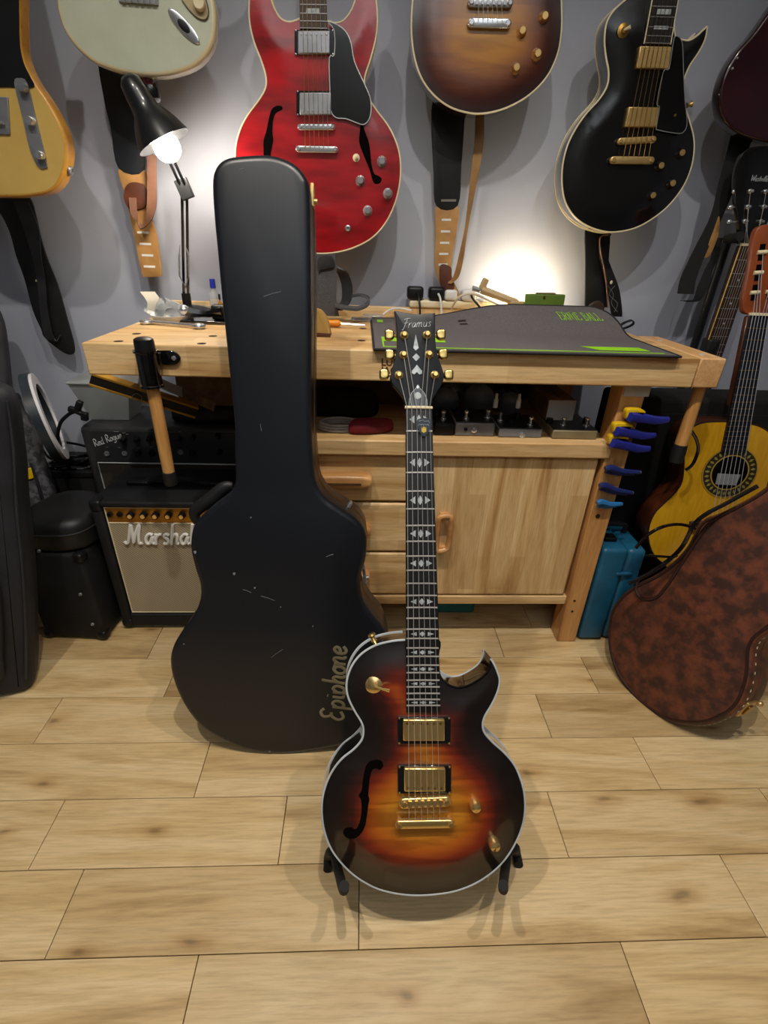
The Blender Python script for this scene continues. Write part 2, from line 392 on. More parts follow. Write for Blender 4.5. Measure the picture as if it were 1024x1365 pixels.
# ------------------------------------------------------------------ the room
WY = 1.66
def struct(mb, name, mat): o = mb.build(name, mat, None, True); o['kind'] = 'structure'; return o
def paint(name, c, c2):
    m, t, b = nt(name); v = coords(t); t.links.new(mix(t, noise(t, v, 1.6, 3), c, c2), b.inputs['Base Color']); b.inputs['Roughness'].default_value = .6
    bump(t, b, noise(t, v, 90, 4), .12, .002); return m
WALLP = paint('grey_wall_paint', '#a8adbb', '#9ea3b3')
struct(MB().box(-2.3, 2.8, WY, WY+.1, -.02, 2.5), 'wall_back', WALLP)
struct(MB().box(-2.4, -2.3, -2.4, WY+.1, -.02, 2.5), 'wall_left', WALLP)
struct(MB().box(2.8, 2.9, -2.4, WY+.1, -.02, 2.5), 'wall_right', WALLP)
struct(MB().box(-2.4, 2.9, -2.5, -2.4, -.02, 2.5), 'wall_rear', paint('dark_rear_wall', '#b0aeaa', '#a3a19d'))
struct(MB().box(-2.4, 2.9, -2.4, WY+.1, 2.5, 2.56), 'ceiling', paint('white_ceiling_paint', '#d9d8d4', '#d2d1cd'))
OAK = wood('oak_floor', '#dcc498', '#ceb281', '#ac8d5e', 0, .38, .15, True, None, .7, .9, .2)
floor = struct(MB().box(-2.3, 2.8, -2.4, WY, -.04, -.014), 'floor', M('dark_subfloor', '#4a3a28', '#3b2e20', .9))
Y0, DY = .3815, .1335
JO = {-1: [(264, 1277), (828, 1259)], 0: [(85, 1220), (478.5, 1210), (1000, 1210)], 1: [(62, 1113), (377, 1106)], 2: [(270, 1024), (862, 1016)], 3: [(65, 959), (724, 952)], 4: [(222, 920)], 5: [(667, 860)]}
for k in range(-5, 10):
    ya, yb = Y0+k*DY, min(Y0+(k+1)*DY, WY)
    xs = sorted(atZ(*p).x for p in JO.get(k, [])) or [random.uniform(-.2, .2)]
    while xs[0] > -1.75: xs.insert(0, xs[0]-random.uniform(.46, .6))
    i = 0
    while xs[-1] < 2.0: xs.append(xs[-1]+random.uniform(.46, .6))
    i = 1
    while i < len(xs):
        if xs[i]-xs[i-1] > .75: xs.insert(i, xs[i-1]+(xs[i]-xs[i-1])/2)
        else: i += 1
    for a, b in zip(xs[:-1], xs[1:]):
        mb = MB().box(a+.0007-(a+b)/2, b-.0007-(a+b)/2, ya+.0006-(ya+yb)/2, yb-.0006-(ya+yb)/2, -.014, 0)
        o = part(mb, 'plank', OAK, floor, True, .0009); o.location = ((a+b)/2, (ya+yb)/2, 0)

# ------------------------------------------------------------------ workbench
BZ, BU, BF, BB = .848, .783, 1.078, 1.60          # top, underside, front, back
SH, SU, CY = .637, .598, 1.12                       # shelf top, shelf underside, carcass front
RW = dict(light='#e2c596', mid='#d2ae7a', dark='#ad8350')
WTOP = wood('rubberwood_top', **RW, axis=0, stave=dict(w=.34, h=.042)); WFR = wood('rubberwood_edge', **RW, axis=0, stave=dict(w=.42, h=.036, rot=(math.pi/2, 0, 0)))
WDOOR = wood('rubberwood_door', **RW, axis=2, stave=dict(w=.3, h=.044, rot=(math.pi/2, 0, math.pi/2)), rough=.4); WLEG = wood('rubberwood_leg', '#cf9c60', '#bd8850', '#a17040', axis=2, rough=.35)
WDRW = wood('rubberwood_drawer', **RW, axis=0, stave=dict(w=.5, h=.05, rot=(math.pi/2, 0, 0)), rough=.4); WHAN = wood('rubberwood_handle', '#d3a169', '#c18d56', '#a87747', axis=0, rough=.28)
bench = root('workbench', 'pale wooden workbench with shelf, drawers and cupboard door against the wall', 'workbench', (.1, 1.3, 0))
top = part(MB().box(-.575, .733, BF, BB, BU, BZ), 'benchtop', WTOP, bench, bevel=.003)
part(MB().box(.7345, .7915, BF, 1.365, BU+.0005, BZ-.0005), 'end_cap', wood('rubberwood_cap', '#dcb284', '#cda06c', '#b48a5a', axis=1), bench, bevel=.003)
for x, y in ((.762, 1.12), (.762, 1.30)): part(MB().cyl((x, y, BZ-.002), (x, y, BZ+.0006), .007), 'dowel', WCARD, bench)
dark = M('dog_hole', '#3a2615', '#2a1a0e', .9)
for px_, py_ in ((158, 455), (182, 445), (269, 458), (284, 448), (482, 454), (484, 438)):
    q = atZ(px_, py_, BZ); part(MB().cyl((q.x, q.y, BZ-.004), (q.x, q.y, BZ+.0004), .0095, n=20), 'dog_hole', dark, bench)
# front edge carries the burnt-in maker's lettering
for txt, py in (('LUMBER', 487), ('JACK', 498)):
    q = atY(508, py, BF); t_ = textmesh(txt, .021, .0004, .0006); t_.xf(Matrix.Translation((q.x, BF-.0003, q.z)) @ Matrix.Rotation(math.pi/2, 4, 'X')); part(t_, 'burnt_lettering', M('burnt_wood', '#5d3a18', '#4a2c10', .7), top)
for x0, x1 in ((.597, .653), (-.285, -.23)):
    part(MB().box(x0, x1, CY-.008, CY+.052, 0, BU), 'leg', WLEG, bench, bevel=.003)
    part(MB().box(x0, x1, BB-.09, BB-.03, 0, BU), 'leg', WLEG, bench, bevel=.003)
part(MB().box(-.23, .607, CY-.014, BB-.05, SU, SH), 'shelf', WDRW, bench, bevel=.004)
part(MB().box(-.23, .597, CY+.002, BB-.06, .136, .164), 'bottom_rail', WDRW, bench, bevel=.002)
part(MB().box(-.23, .597, CY+.03, BB-.07, .166, SU-.002), 'carcass', M('cabinet_inside', '#7d6040', '#6a5034', .8), bench)
part(MB().box(.60, .66, CY-.011, CY-.008, BU-.03, BU-.003), 'leg_shim', WCARD, bench)
for z, zt in ((.57, .6),):
    pass
def drawer(z0, z1):
    d = part(MB().box(-.228, .168, CY+.004, CY+.029, z0, z1), 'drawer', WDRW, bench, bevel=.006)
    zc = (z0+z1)/2+.004; xc = -.045; mb = MB()
    mb.rings([Vector(p) for p in [(xc+.072*math.copysign(abs(math.cos(t))**.5, math.cos(t)), zc+.017*math.copysign(abs(math.sin(t))**.5, math.sin(t))) for t in [2*math.pi*i/28 for i in range(28)]]], 0, .034, .002, .008)
    mb.xf(Matrix(((1, 0, 0, 0), (0, 0, -1, CY+.004), (0, 1, 0, 0), (0, 0, 0, 1)))); part(mb, 'handle', WHAN, d)
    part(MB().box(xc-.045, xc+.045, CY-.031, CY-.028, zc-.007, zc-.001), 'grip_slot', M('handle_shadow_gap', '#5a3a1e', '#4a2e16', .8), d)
for z0, z1 in ((.466, .592), (.314, .460), (.170, .308)): drawer(z0, z1)
door = part(MB().box(.174, .590, CY+.003, CY+.028, .168, .592), 'door', WDOOR, bench, bevel=.007)
hc_ = atY(592, 712, CY-.02); mb = MB(); mb.tube([(hc_.x+dx, CY-.018, hc_.z+dz) for dx, dz in ((-.012, .05), (.008, .053), (.015, .04), (.015, -.036), (.006, -.05), (-.012, -.052), (-.017, -.036), (-.017, .036))], .0075, 10, closed=True, k=4); part(mb, 'handle', WHAN, door)
for s in (-1, 1): part(MB().box(hc_.x-.012, hc_.x+.008, CY-.02, CY+.004, hc_.z+.047*s-.006, hc_.z+.047*s+.006), 'handle_post', WHAN, door)
for py in (688, 815, 801): q = atY(797 if py == 688 else (763 if py == 815 else 766), py, CY-.0085); part(MB().cyl((q.x, CY-.0095, q.z), (q.x, CY-.004, q.z), .006 if py == 688 else .0035, n=14), 'bolt_hole', dark, bench)
part(MB().box(-.575, .733, BB+.002, BB+.022, BU, BZ+.028), 'back_rail', WFR, bench, bevel=.002)

# ------------------------------------------------------------------ things on the bench shelf
def bxY(x0, x1, yt, yb, Y):
    ym, xm = (yt+yb)/2, (x0+x1)/2
    return atY(x0, ym, Y).x, atY(x1, ym, Y).x, atY(xm, yb, Y).z, atY(xm, yt, Y).z
SB = .6375
def pedal(label, px0, px1, pyt, Y, dep, front, topm, jacks, sw, name='effects_pedal', knobs=()):
    x0, x1, _, z1 = bxY(px0, px1, pyt, pyt, Y); r_ = root(name, label, 'pedal', ((x0+x1)/2, Y+dep/2, SB), 'pedals on the bench shelf')
    part(MB().box(x0, x1, Y, Y+dep, SB, z1), 'case', front, r_, bevel=.003)
    part(MB().box(x0+.002, x1-.002, Y+.002, Y+dep-.002, z1-.001, z1+.002), 'top_plate', topm, r_, bevel=.001)
    for jx, jy, jr in jacks:
        q = atY(jx, jy, Y); part(MB().lathe([(jr, 0), (jr, .003), (jr*.6, .004), (jr*.55, .001), (0, .001)], (q.x, Y, q.z), (0, -1, 0), 16), 'jack_socket', CHR if jr > .005 else BLK, r_)
    for fx, fd in sw:
        part(MB().lathe([(.008, 0), (.008, .004), (.0045, .005), (.0045, .016), (.006, .018), (.006, .022), (0, .023)], (x0+(x1-x0)*fx, Y+fd, z1+.002), (0, 0, 1), 14), 'foot_switch', CHR, r_)
    for fx, fd in knobs:
        part(MB().lathe([(.009, 0), (.008, .012), (0, .013)], (x0+(x1-x0)*fx, Y+fd, z1+.002), (0, 0, 1), 14), 'knob', BLK, r_)
    return r_
SIL = M('silver_hammered', '#85888c', '#6c6f73', .5, .3); OLV = M('champagne_enamel', '#8d8264', '#7a7053', .45, .2); DK = M('dark_top_plate', '#1c1d20', '#141518', .4)
def q6(*p): return cr(590, 490, .24414, p)
pedal('silver pedal with two front sockets on the bench shelf', 608, 661, 564, 1.145, .11, SIL, DK, [(621, 572, .0045), (632, 573, .007)], [(.28, .02), (.85, .03)], knobs=[(.5, .07), (.2, .08)])
pedal('silver pedal with one round front socket beside the white box', 666, 724, 572, 1.14, .11, SIL, DK, [(696, 580, .007)], [(.75, .02), (.12, .05)], knobs=[(.35, .04), (.6, .08)])
pedal('wide champagne coloured pedal at the right end of the bench shelf', 738, 798, 574, 1.135, .13, OLV, DK, [], [(.28, .025), (.8, .025)], knobs=[(.05, .05), (.93, .06)])
CHZ = bxY(738, 798, 574, 574, 1.135)[3]
pedal('black pedal just right of the sunburst guitar neck', 580, 606, 566, 1.145, .12, BLK, DK, [], [(.5, .03)], knobs=[(.3, .07)])
# plug adaptors standing among the pedals
for i, (x, y) in enumerate(((656, 557), (684, 566))):
    q = atY(x, y, 1.215); part_z = SB+.052
    solo(MB().lathe([(.006, 0), (.006, .02), (.004, .022), (.0035, .034), (0, .036)], (q.x, 1.2, .694), (0, 0, 1), 12), 'plug_adaptor', WHITE, ('small white plug standing on the left silver pedal' if i == 0 else 'small white plug standing on the right silver pedal'), 'plug')
x0, x1, z0, z1 = bxY(729, 766, 534, 562, 1.205); zb = CHZ+.0025; zt = zb+(z1-z0)*.97
bxr = root('cardboard_box', 'small box with white front and brown top standing on the back of the champagne pedal', 'box', ((x0+x1)/2, 1.28, zb))
part(MB().box(x0, x1, 1.205, 1.36, zb, zt), 'carton', CARD, bxr, bevel=.002); part(MB().box(x0+.001, x1-.001, 1.203, 1.205, zb+.001, zt-.001), 'white_end', WCARD, bxr)
part(MB().box((x0+x1)/2-.002, (x0+x1)/2+.002, 1.23, 1.31, zt, zt+.0006), 'lid_slot', dark, bxr)
# louvred grey panel behind
lv = root('louvred_panel', 'dark grey louvred metal panel behind the pedals', 'panel', (.5, 1.5, SB))
part(MB().box(.40, .592, 1.49, 1.5, SB, .78), 'plate', M('grey_sheet_metal', '#3d4046', '#33363b', .5, .4), lv)
for i in range(3):
    part(MB().box(-.045, .045, -.003, .003, -.004, .004, Matrix.Translation((.455+.05*i, 1.486, .75-.03*(i % 2)-.02*i)) @ Matrix.Rotation(math.radians(28), 4, 'Y')), 'louvre', BLK, lv)
PLASTB = M('blue_plastic_wrap', '#66788c', '#4a596b', .22, alpha=1, coat=.6, bmp=.6, bscale=60)
for i, (x, y, r_) in enumerate(((597, 524, .036), (640, 524, .042), (682, 518, .032))):
    q = atY(x, y, 1.36); R_ = min(r_, (.77-SB)/2)
    mb = MB(); mb.lathe([(.006, -.06), (R_*.6, -.058), (R_, -.045), (R_*1.02, 0), (R_, .045), (R_*.6, .058), (.006, .06)], (q.x, 1.36, SB+R_*1.02), (.25, 1, 0), 20)
    solo(mb, 'plastic_wrapped_roll', PLASTB, ('leftmost', 'middle', 'rightmost')[i]+' of the plastic wrapped rolls at the back of the shelf', 'roll', group='wrapped rolls')
# left of the neck: cartons, bag, coil, red pouch
x0, x1, z0, z1 = bxY(424, 520, 492, 570, 1.38)
c1 = root('cardboard_carton', 'brown cardboard carton at the back of the bench shelf', 'box', ((x0+x1)/2, 1.45, SB)); part(MB().box(x0-.05, x1+.06, 1.40, 1.56, SB, .735), 'carton', M('dim_cardboard', '#6a5138', '#5a442e', .9), c1, bevel=.002)
x0, x1, z0, z1 = bxY(467, 517, 497, 520, 1.32)
c2 = root('labelled_carton', 'flat white labelled carton lying on the cardboard behind the headstock', 'box', ((x0+x1)/2, 1.45, .736)); part(MB().box(x0-.01, x1+.02, 1.40, 1.55, .7355, .778), 'carton', WCARD, c2, bevel=.001)
t_ = textmesh('1226 - IN', .018, .0003, .0005); t_.xf(Matrix.Translation((x1+.012, 1.3995, .767)) @ Matrix.Rotation(math.pi, 4, 'Y') @ Matrix.Rotation(math.pi/2, 4, 'X')); part(t_, 'printed_code', BLK, c2)
mb = MB(); mb.rings(smooth([Vector(p) for p in [(-.085, -.03), (-.07, .035), (0, .05), (.07, .02), (.085, -.03), (0, -.045)]], 4), 0, .07, .02, .03); mb.xf(Matrix.Translation((-.045, 1.30, SB+.001))); 
solo(mb, 'black_pouch', M('black_nylon', '#131316', '#0c0c0e', .8), 'soft black pouch with a tan zip edge on the bench shelf', 'pouch')
cc = atZ(452, 566, SB+.01); mb = MB()
for i in range(3): mb.tube([(cc.x+(.05-.003*i)*math.cos(t), cc.y+(.035-.002*i)*math.sin(t), SB+.005+.006*i) for t in [2*math.pi*j/28 for j in range(28)]], .0035, 6, closed=True)
solo(mb, 'cable_coil', M('white_cable', '#a9a49b', '#8d8880', .5), 'coiled white cable lying on the bench shelf', 'cable')
cc = atZ(493, 565, SB+.02); mb = MB(); mb.rings(smooth([Vector(p) for p in [(-.05, -.018), (-.04, .02), (.0, .028), (.05, .02), (.056, -.008), (.01, -.026)]], 4), 0, .03, .008, .014)
mb.xf(Matrix.Translation((cc.x, cc.y, SB+.001)) @ Matrix.Rotation(.15, 4, 'Z')); solo(mb, 'red_pouch', M('red_cloth', '#7e1420', '#560c15', .8, bmp=.5, bscale=120), 'crumpled red cloth pouch on the bench shelf', 'pouch')
# teal case under the cabinet
solo(MB().rbox(.19, .345, 1.2, 1.42, .07, .132, .01), 'tool_case', M('teal_plastic_dark', '#1f6f72', '#185a5d', .4), 'flat teal tool case pushed under the cupboard', 'case', base=(.27, 1.3, .07)) if False else None
tb = root('tool_crate', 'low teal crate standing on the floor under the cupboard', 'crate', (.27, 1.33, 0))
part(MB().rbox(.17, .37, 1.24, 1.42, 0, .118, .012), 'body', M('teal_plastic', '#1d7377', '#175c60', .4), tb); part(MB().rbox(.165, .375, 1.235, 1.425, .112, .128, .006), 'lid', MATS['teal_plastic'], tb)

# ------------------------------------------------------------------ things on the bench top
TZ = BZ+.0005
# playmat whose back edge curls up on the right
nx, ny = 40, 26; xl0, yb0 = atZ(498, 462, TZ).x, BF-.012
xr0 = atY(903, 477, BF).x; yback = 1.53; vs = []; fs = []
def mat_r(a): r_ = max(0, min(1, (a-.16)/.46)); return r_*r_*(3-2*r_)
def mat_h(a, b):
    rise = mat_r(a); t = max(0, min(1, (b-.52)/.48)); t = t*t*(3-2*t)
    return .004+.055*rise*t+.003*max(0, (b-.8)/.2)*min(1, a*4)
def matpt(a, b, dz=0):
    e = max(0, (b-.72)/.28); x = xl0+(xr0-xl0)*a-.035*max(0, b-.5)*a-.05*e*e*a*a; y = yb0+(yback-yb0)*b-.11*mat_r(a)*b*b; return Vector((x, y, TZ+mat_h(a, b)+dz))
for i in range(nx+1):
    for j in range(ny+1): vs.append(matpt(i/nx, j/ny))
N_ = (nx+1)*(ny+1)
for i in range(nx+1):
    for j in range(ny+1): p = matpt(i/nx, j/ny); vs.append(p-Vector((0, 0, .0032)))
for i in range(nx):
    for j in range(ny):
        a = i*(ny+1)+j; q = [a, a+ny+1, a+ny+2, a+1]; fs.append(q); fs.append([k+N_ for k in q[::-1]])
rim = [i*(ny+1) for i in range(nx+1)]+[nx*(ny+1)+j for j in range(1, ny+1)]+[i*(ny+1)+ny for i in range(nx-1, -1, -1)]+[j for j in range(ny-1, 0, -1)]
for a, b in zip(rim, rim[1:]+rim[:1]): fs.append([a, a+N_, b+N_, b])
matr = root('bench_mat', 'grey rubber bench mat with lime green stripes and its back edge curled up', 'mat', (.4, 1.3, TZ))
part(MB().add(vs, fs), 'sheet', M('grey_mat_fabric', '#5b5759', '#514d50', .75, bmp=.25, bscale=900, scale=200), matr)
part(MB().tube([matpt(*p)-Vector((0, 0, .001)) for p in [(i/nx, 0) for i in range(nx+1)]+[(1, j/ny) for j in range(1, ny+1)]+[(i/nx, 1) for i in range(nx-1, -1, -1)]+[(0, j/ny) for j in range(ny-1, 0, -1)]], .0028, 6, closed=True), 'stitched_edge', M('black_edging', '#1b1b20', '#141418', .8), matr)
LIME = M('lime_print', '#8fce17', '#7fbb12', .6)
def decal(pts, n=14):
    """thin printed patch following the mat; pts = 4 corners (a, b)"""
    V = []; F = []
    for i in range(n+1):
        for e in (0, 1):
            A, B = Vector(pts[0 if e == 0 else 3]), Vector(pts[1 if e == 0 else 2]); q = A+(B-A)*(i/n); V.append(matpt(q.x, q.y, .0007))
    return MB().add(V, [(2*i, 2*i+2, 2*i+3, 2*i+1) for i in range(n)])
part(decal([(.03, .045), (.965, .045), (.965, .065), (.03, .065)], 40), 'green_stripe', LIME, matr)
part(decal([(.76, .1), (.935, .1), (.925, .2), (.715, .2)]), 'green_block', LIME, matr)
part(decal([(.03, .2), (.25, .2), (.25, .32), (.03, .32)]), 'green_block', LIME, matr)
part(decal([(.03, .065), (.035, .065), (.035, .2), (.03, .2)]), 'green_stripe', LIME, matr)
part(decal([(.025, .82), (.05, .82), (.05, .92), (.025, .92)], 3), 'green_block', LIME, matr)
part(decal([(.36, .72), (.39, .72), (.39, .75), (.36, .75)], 3), 'small_mark', BLK, matr); part(decal([(.36, .78), (.39, .78), (.39, .81), (.36, .81)], 3), 'small_mark', BLK, matr)
CAPS = {'E': [[(.1, 0), (.1, 1)], [(0, 1), (.55, 1), (.55, .82)], [(.1, .52), (.42, .52)], [(0, 0), (.6, 0), (.6, .2)]], 'R': [[(.12, 0), (.12, 1)], [(0, 1), (.45, 1), (.58, .75), (.42, .5), (.12, .5)], [(.3, .5), (.65, 0)], [(0, 0), (.24, 0)]],
 'N': [[(.1, 0), (.1, 1), (.6, 0), (.6, 1)], [(0, 0), (.22, 0)], [(.48, 1), (.74, 1)]], 'I': [[(.2, 0), (.2, .8)], [(.08, 0), (.34, 0)], [(.08, .8), (.3, .8)], [(.18, 1.1), (.24, 1.1)]],
 'B': [[(.12, 0), (.12, 1)], [(0, 1), (.42, 1), (.55, .78), (.4, .54), (.12, .54)], [(.4, .54), (.62, .28), (.45, 0), (0, 0)]], 'A': [[(.05, 0), (.36, 1), (.62, 0)], [(.16, .34), (.52, .34)], [(-.04, 0), (.16, 0)], [(.52, 0), (.74, 0)]], 'L': [[(.1, 1), (.1, 0)], [(0, 1), (.24, 1)], [(0, 0), (.55, 0), (.58, .22)]]}
mb = MB(); x = 0; ta0, tb0, tu, tv = .765, .775, .0275, .09
for ch in 'ERNIE BALL':
    if ch == ' ': x += .4; continue
    for pl in CAPS[ch]:
        Q = []
        for (a, b), (c, d) in zip(pl[:-1], pl[1:]):
            for s in range(4): t = s/4; Q.append((a+(c-a)*t, b+(d-b)*t))
        Q.append(pl[-1]); mb.tube([matpt(ta0+(x+a)*tu*.9, tb0+b*tv, .0008) for a, b in Q], .0011, 5, flat=.5)
    x += {'N': .86, 'I': .48, 'E': .78}.get(ch, .8)
part(mb, 'printed_lettering', LIME, matr)

# ------------------------------------------------------------------ guitar hardware shared by all guitars
def quad(f, pts, w0, w1, inw=0.):
    return MB().prism(f.p2(pts, w1), w0, w1)
def humbucker(f, r_, ring, cover, w, mring, mcov, polescrew, ring_h=.004, cov_h=.009, pm=None):
    """ring and cover as pixel quads in order TL, TR, BR, BL; w = face level"""
    p = None
    if ring:
        p = part(quad(f, ring, w, w+ring_h), 'pickup_ring', mring, r_, True, .001)
        q = f.p2(ring, w+ring_h)
        for c in q:
            m = (q[0]+q[1]+q[2]+q[3])/4; d = c+(m-c)*.07; part(MB().lathe([(.0018, 0), (.0016, .001), (0, .0014)], (d.x, d.y, w+ring_h), (0, 0, 1), 8), 'ring_screw', mcov, p, True)
    c_ = part(quad(f, cover, w, w+cov_h), 'pickup', mcov, r_, True, .0018)
    q = f.p2(cover, w+cov_h); a, b = (q[0], q[1]) if polescrew == 'top' else (q[3], q[2]); other = (q[3]-q[0])*.17 if polescrew == 'top' else (q[0]-q[3])*.17
    for i in range(6):
        t = .1+.8*i/5; s = a+(b-a)*t+other; part(MB().lathe([(.0024, 0), (.002, .0007), (0, .0009)], (s.x, s.y, w+cov_h), (0, 0, 1), 8), 'pole_screw', pm or mcov, c_, True)
    return p or c_
def bridge(f, r_, L, R, w, half, m, name='bridge', saddles=True, h0=.006, h1=.014):
    a, b = f.p(*L, w+h1).xy, f.p(*R, w+h1).xy; d = (b-a).normalized(); nn = Vector((-d.y, d.x))*half
    P = []
    for k in range(9): t = math.pi/2+math.pi*k/8; P.append(a+d*(half*1.0*math.cos(t))+nn*math.sin(t))
    for k in range(9): t = -math.pi/2+math.pi*k/8; P.append(b+d*(half*1.0*math.cos(t))+nn*math.sin(t))
    mb = MB().rings(P, w+h0, w+h1, .001, .0025); o = part(mb, name, m, r_, True)
    for e in (a, b): part(MB().lathe([(half*.72, 0), (half*.72, h1-.002+.003), (half*.5, h1+.0035), (0, h1+.0035)], (e.x, e.y, w), (0, 0, 1), 14), 'post', m, o, True)
    if saddles:
        for i in range(6):
            t = .14+.72*i/5; s = a+(b-a)*t; part(MB().box(s.x-.0028, s.x+.0028, s.y-half*.6, s.y+half*.6, w+h1, w+h1+.003), 'saddle', m, o, True)
    return o
def knob(f, r_, px_, py_, w, m, rad=.011, h=.016, kind='dome', cap=None):
    q = f.p(px_, py_, w+h*.6); prof = {'dome': [(rad*.75, 0), (rad, .002), (rad, h*.65), (rad*.8, h*.9), (0, h)], 'hat': [(rad, 0), (rad*.96, .002), (rad*.62, h*.5), (rad*.58, h*.96), (0, h)], 'speed': [(rad, 0), (rad*.9, h*.9), (rad*.8, h), (0, h)]}[kind]
    o = part(MB().lathe(prof, (q.x, q.y, w), (0, 0, 1), 18), 'knob', m, r_, True)
    if cap: part(MB().lathe([(rad*.55, h), (rad*.5, h+.001), (0, h+.001)], (q.x, q.y, w), (0, 0, 1), 14), 'knob_cap', cap, o, True)
    return o
def strings(f, r_, tops, bots, wt, wb, m, rad=.0005, mid=None):
    for i, (a, b) in enumerate(zip(tops, bots)):
        P = [f.p(*a, wt), f.p(*b, wb)]
        part(MB().tube(P, rad*(1.25-.1*i), 5), 'string', m, r_, True)
def lerp(a, b, t): return (a[0]+(b[0]-a[0])*t, a[1]+(b[1]-a[1])*t)
def frets(f, r_, A, B, A2, B2, ts, w, m, rad=.0011):
    for t in ts: part(MB().tube([f.p(*lerp(A, A2, t), w), f.p(*lerp(B, B2, t), w)], rad, 6), 'fret', m, r_, True)
def fhole(f, r_, pts, w, m):
    return part(MB().prism(smooth([p.to_3d() for p in f.p2(pts, w)], 3), w-.001, w+.0004), 'sound_hole', m, r_, True)
HOLE = M('dark_body_cavity', '#0a0706', '#060404', .95, spec=.05)

# ------------------------------------------------------------------ the sunburst guitar in front
G = Frame((.099, .415, .0955), 0, 26.75)
gt = root('electric_guitar', 'three-colour sunburst guitar with gold hardware on the floor stand in front', 'guitar', G)
def mc(*p): return cr(410, 820, .30273, p)
BODY = mc((430, 106), (370, 112), (300, 130), (240, 165), (200, 210), (175, 265), (168, 320), (178, 370), (205, 425), (235, 475), (243, 510), (235, 550), (200, 590), (150, 630), (110, 680), (80, 740), (62, 810), (60, 880), (70, 950), (95, 1020), (130, 1075), (180, 1130), (240, 1175), (310, 1210), (390, 1230), (470, 1238), (550, 1235), (640, 1222), (720, 1195), (790, 1155), (850, 1105), (900, 1040), (940, 960), (960, 880), (960, 800), (945, 730), (915, 660), (870, 605), (820, 560), (785, 520), (775, 485), (785, 445), (815, 395), (840, 340), (850, 290), (840, 250), (825, 215), (808, 188), (800, 228), (778, 262), (740, 290), (700, 310), (660, 316), (625, 305), (600, 285), (588, 265), (583, 240), (580, 180), (577, 106))
OUT = smooth([p.to_3d() for p in G.p2(BODY)], 4, corners=(0, 47, 54, 56)); OUT = dedupe([Vector((p.x, p.y)) for p in OUT], 2e-4)
if area2(OUT) < 0: OUT.reverse()
BLKWOOD = M('black_lacquer', '#0c0a0a', '#080707', .1, coat=1)
part(MB().rings(OUT, -.05, -.0015, .004, .0), 'body', BLKWOOD, gt, True, smooth_angle=50)
BURST = burst('sunburst_maple', [(.06, '#0b0706'), (.2, '#170a07'), (.3, '#43110a'), (.38, '#84290c'), (.48, '#b35c12'), (.6, '#c27d1e'), (.85, '#c98f30')], .85, 60)
cface(inset(OUT, .0032), 0, 'sunburst_top', BURST, gt, .0075, .006, .06)
BI = inset(OUT, .0014); htip = max(range(len(OUT)), key=lambda i: (OUT[i].y if OUT[i].x > .08 else -9)); jn = min(range(len(OUT)), key=lambda i: (OUT[i]-G.p(577, 852).xy).length); j0 = min(range(len(OUT)), key=lambda i: (OUT[i]-G.p(540, 852).xy).length)
seq = [BI[i % len(OUT)] for i in range(j0, j0+len(OUT)+1)] if False else BI
ia, ib = sorted((htip, j0)); run1, run2 = BI[ia:ib+1], BI[ib:]+BI[:ia+1]; run = run1 if min(p.y for p in run1) < min(p.y for p in run2) else run2
part(MB().tube([(p.x, p.y, -.0012) for p in run], .0019, 6), 'binding', BINDW, gt, True)
part(MB().tube([(p.x, p.y, -.049) for p in inset(OUT, .0005)], .0013, 5, closed=True), 'back_binding', BINDW, gt, True)
DO = .006
# neck and fingerboard
NL, NR, EL, ER = (540.8, 543.4), (575.8, 543.4), (541.6, 950), (587.8, 950)
part(MB().prism(G.p2([NL, NR, ER, EL], .009), .0035, .0095), 'fingerboard', EBONY, gt, True, .001)
nb = MB(); a = [G.p(*NL, .0035), G.p(*NR, .0035), G.p(586, 870, .0035), G.p(541, 870, .0035)]; sec = []
for A_, B_ in ((a[0], a[1]), (a[3], a[2])):
    c = (A_+B_)/2; hw = (B_-A_).length/2; sec.append([(c.x-hw*math.cos(t), c.y, .0035-.021*math.sin(t)) for t in [math.pi*i/10 for i in range(11)]])
nb.add(sec[0]+sec[1], [(i, i+1, i+12, i+11) for i in range(10)]+[(10, 0, 11, 21), list(range(11)), [11+i for i in range(11)][::-1]]); part(nb, 'neck', BLKWOOD, gt, True)
FB = {0: 543.4}
fy = [574.7, 602.9, 630, 654.9, 678.5, 700.7, 721.8, 741.5, 760.4, 777.9, 794, 810, 824.4, 838.9, 851.3, 864, 875.2, 886.9, 896.9, 906.9, 915.8, 924.5, 932.5, 940.5]
def nx_(y): t = (y-543.4)/(950-543.4); return NL[0]+(EL[0]-NL[0])*t, NR[0]+(ER[0]-NR[0])*t
for y in fy:
    xa, xb = nx_(y); part(MB().tube([G.p(xa+.6, y, .0098), G.p((xa+xb)/2, y-.2, .0101), G.p(xb-.6, y, .0098)], .0013, 6), 'fret', STRING, gt, True)
xa, xb = nx_(543.4); part(MB().box(G.p(xa-1, 543, .01).x, G.p(xb+1, 543, .01).x, G.p(560, 545.2, .01).y, G.p(560, 541.4, .01).y, .0035, .0125), 'nut', IVORY, gt, True, .001)
full = [0]+fy
for n_ in (1, 3, 5, 7, 9, 12, 15, 17, 19, 21, 24):
    y = (full[n_]+(full[n_-1] if n_ > 1 else 543.4))/2; xa, xb = nx_(y); w_ = xb-xa; h_ = min(5.2, (full[n_]-(full[n_-1] if n_ > 1 else 543.4))*.22); xc = (xa+xb)/2; mb = MB()
    for pts in ([(xc-w_*.36, y), (xc-w_*.17, y-h_), (xc-w_*.17, y+h_)], [(xc+w_*.36, y), (xc+w_*.17, y-h_), (xc+w_*.17, y+h_)], [(xc, y-h_*1.25), (xc+w_*.1, y), (xc, y+h_*1.25), (xc-w_*.1, y)]):
        mb.prism(G.p2(pts, .0096), .009, .0097)
    part(mb, 'fret_inlay', PEARL, gt, True)
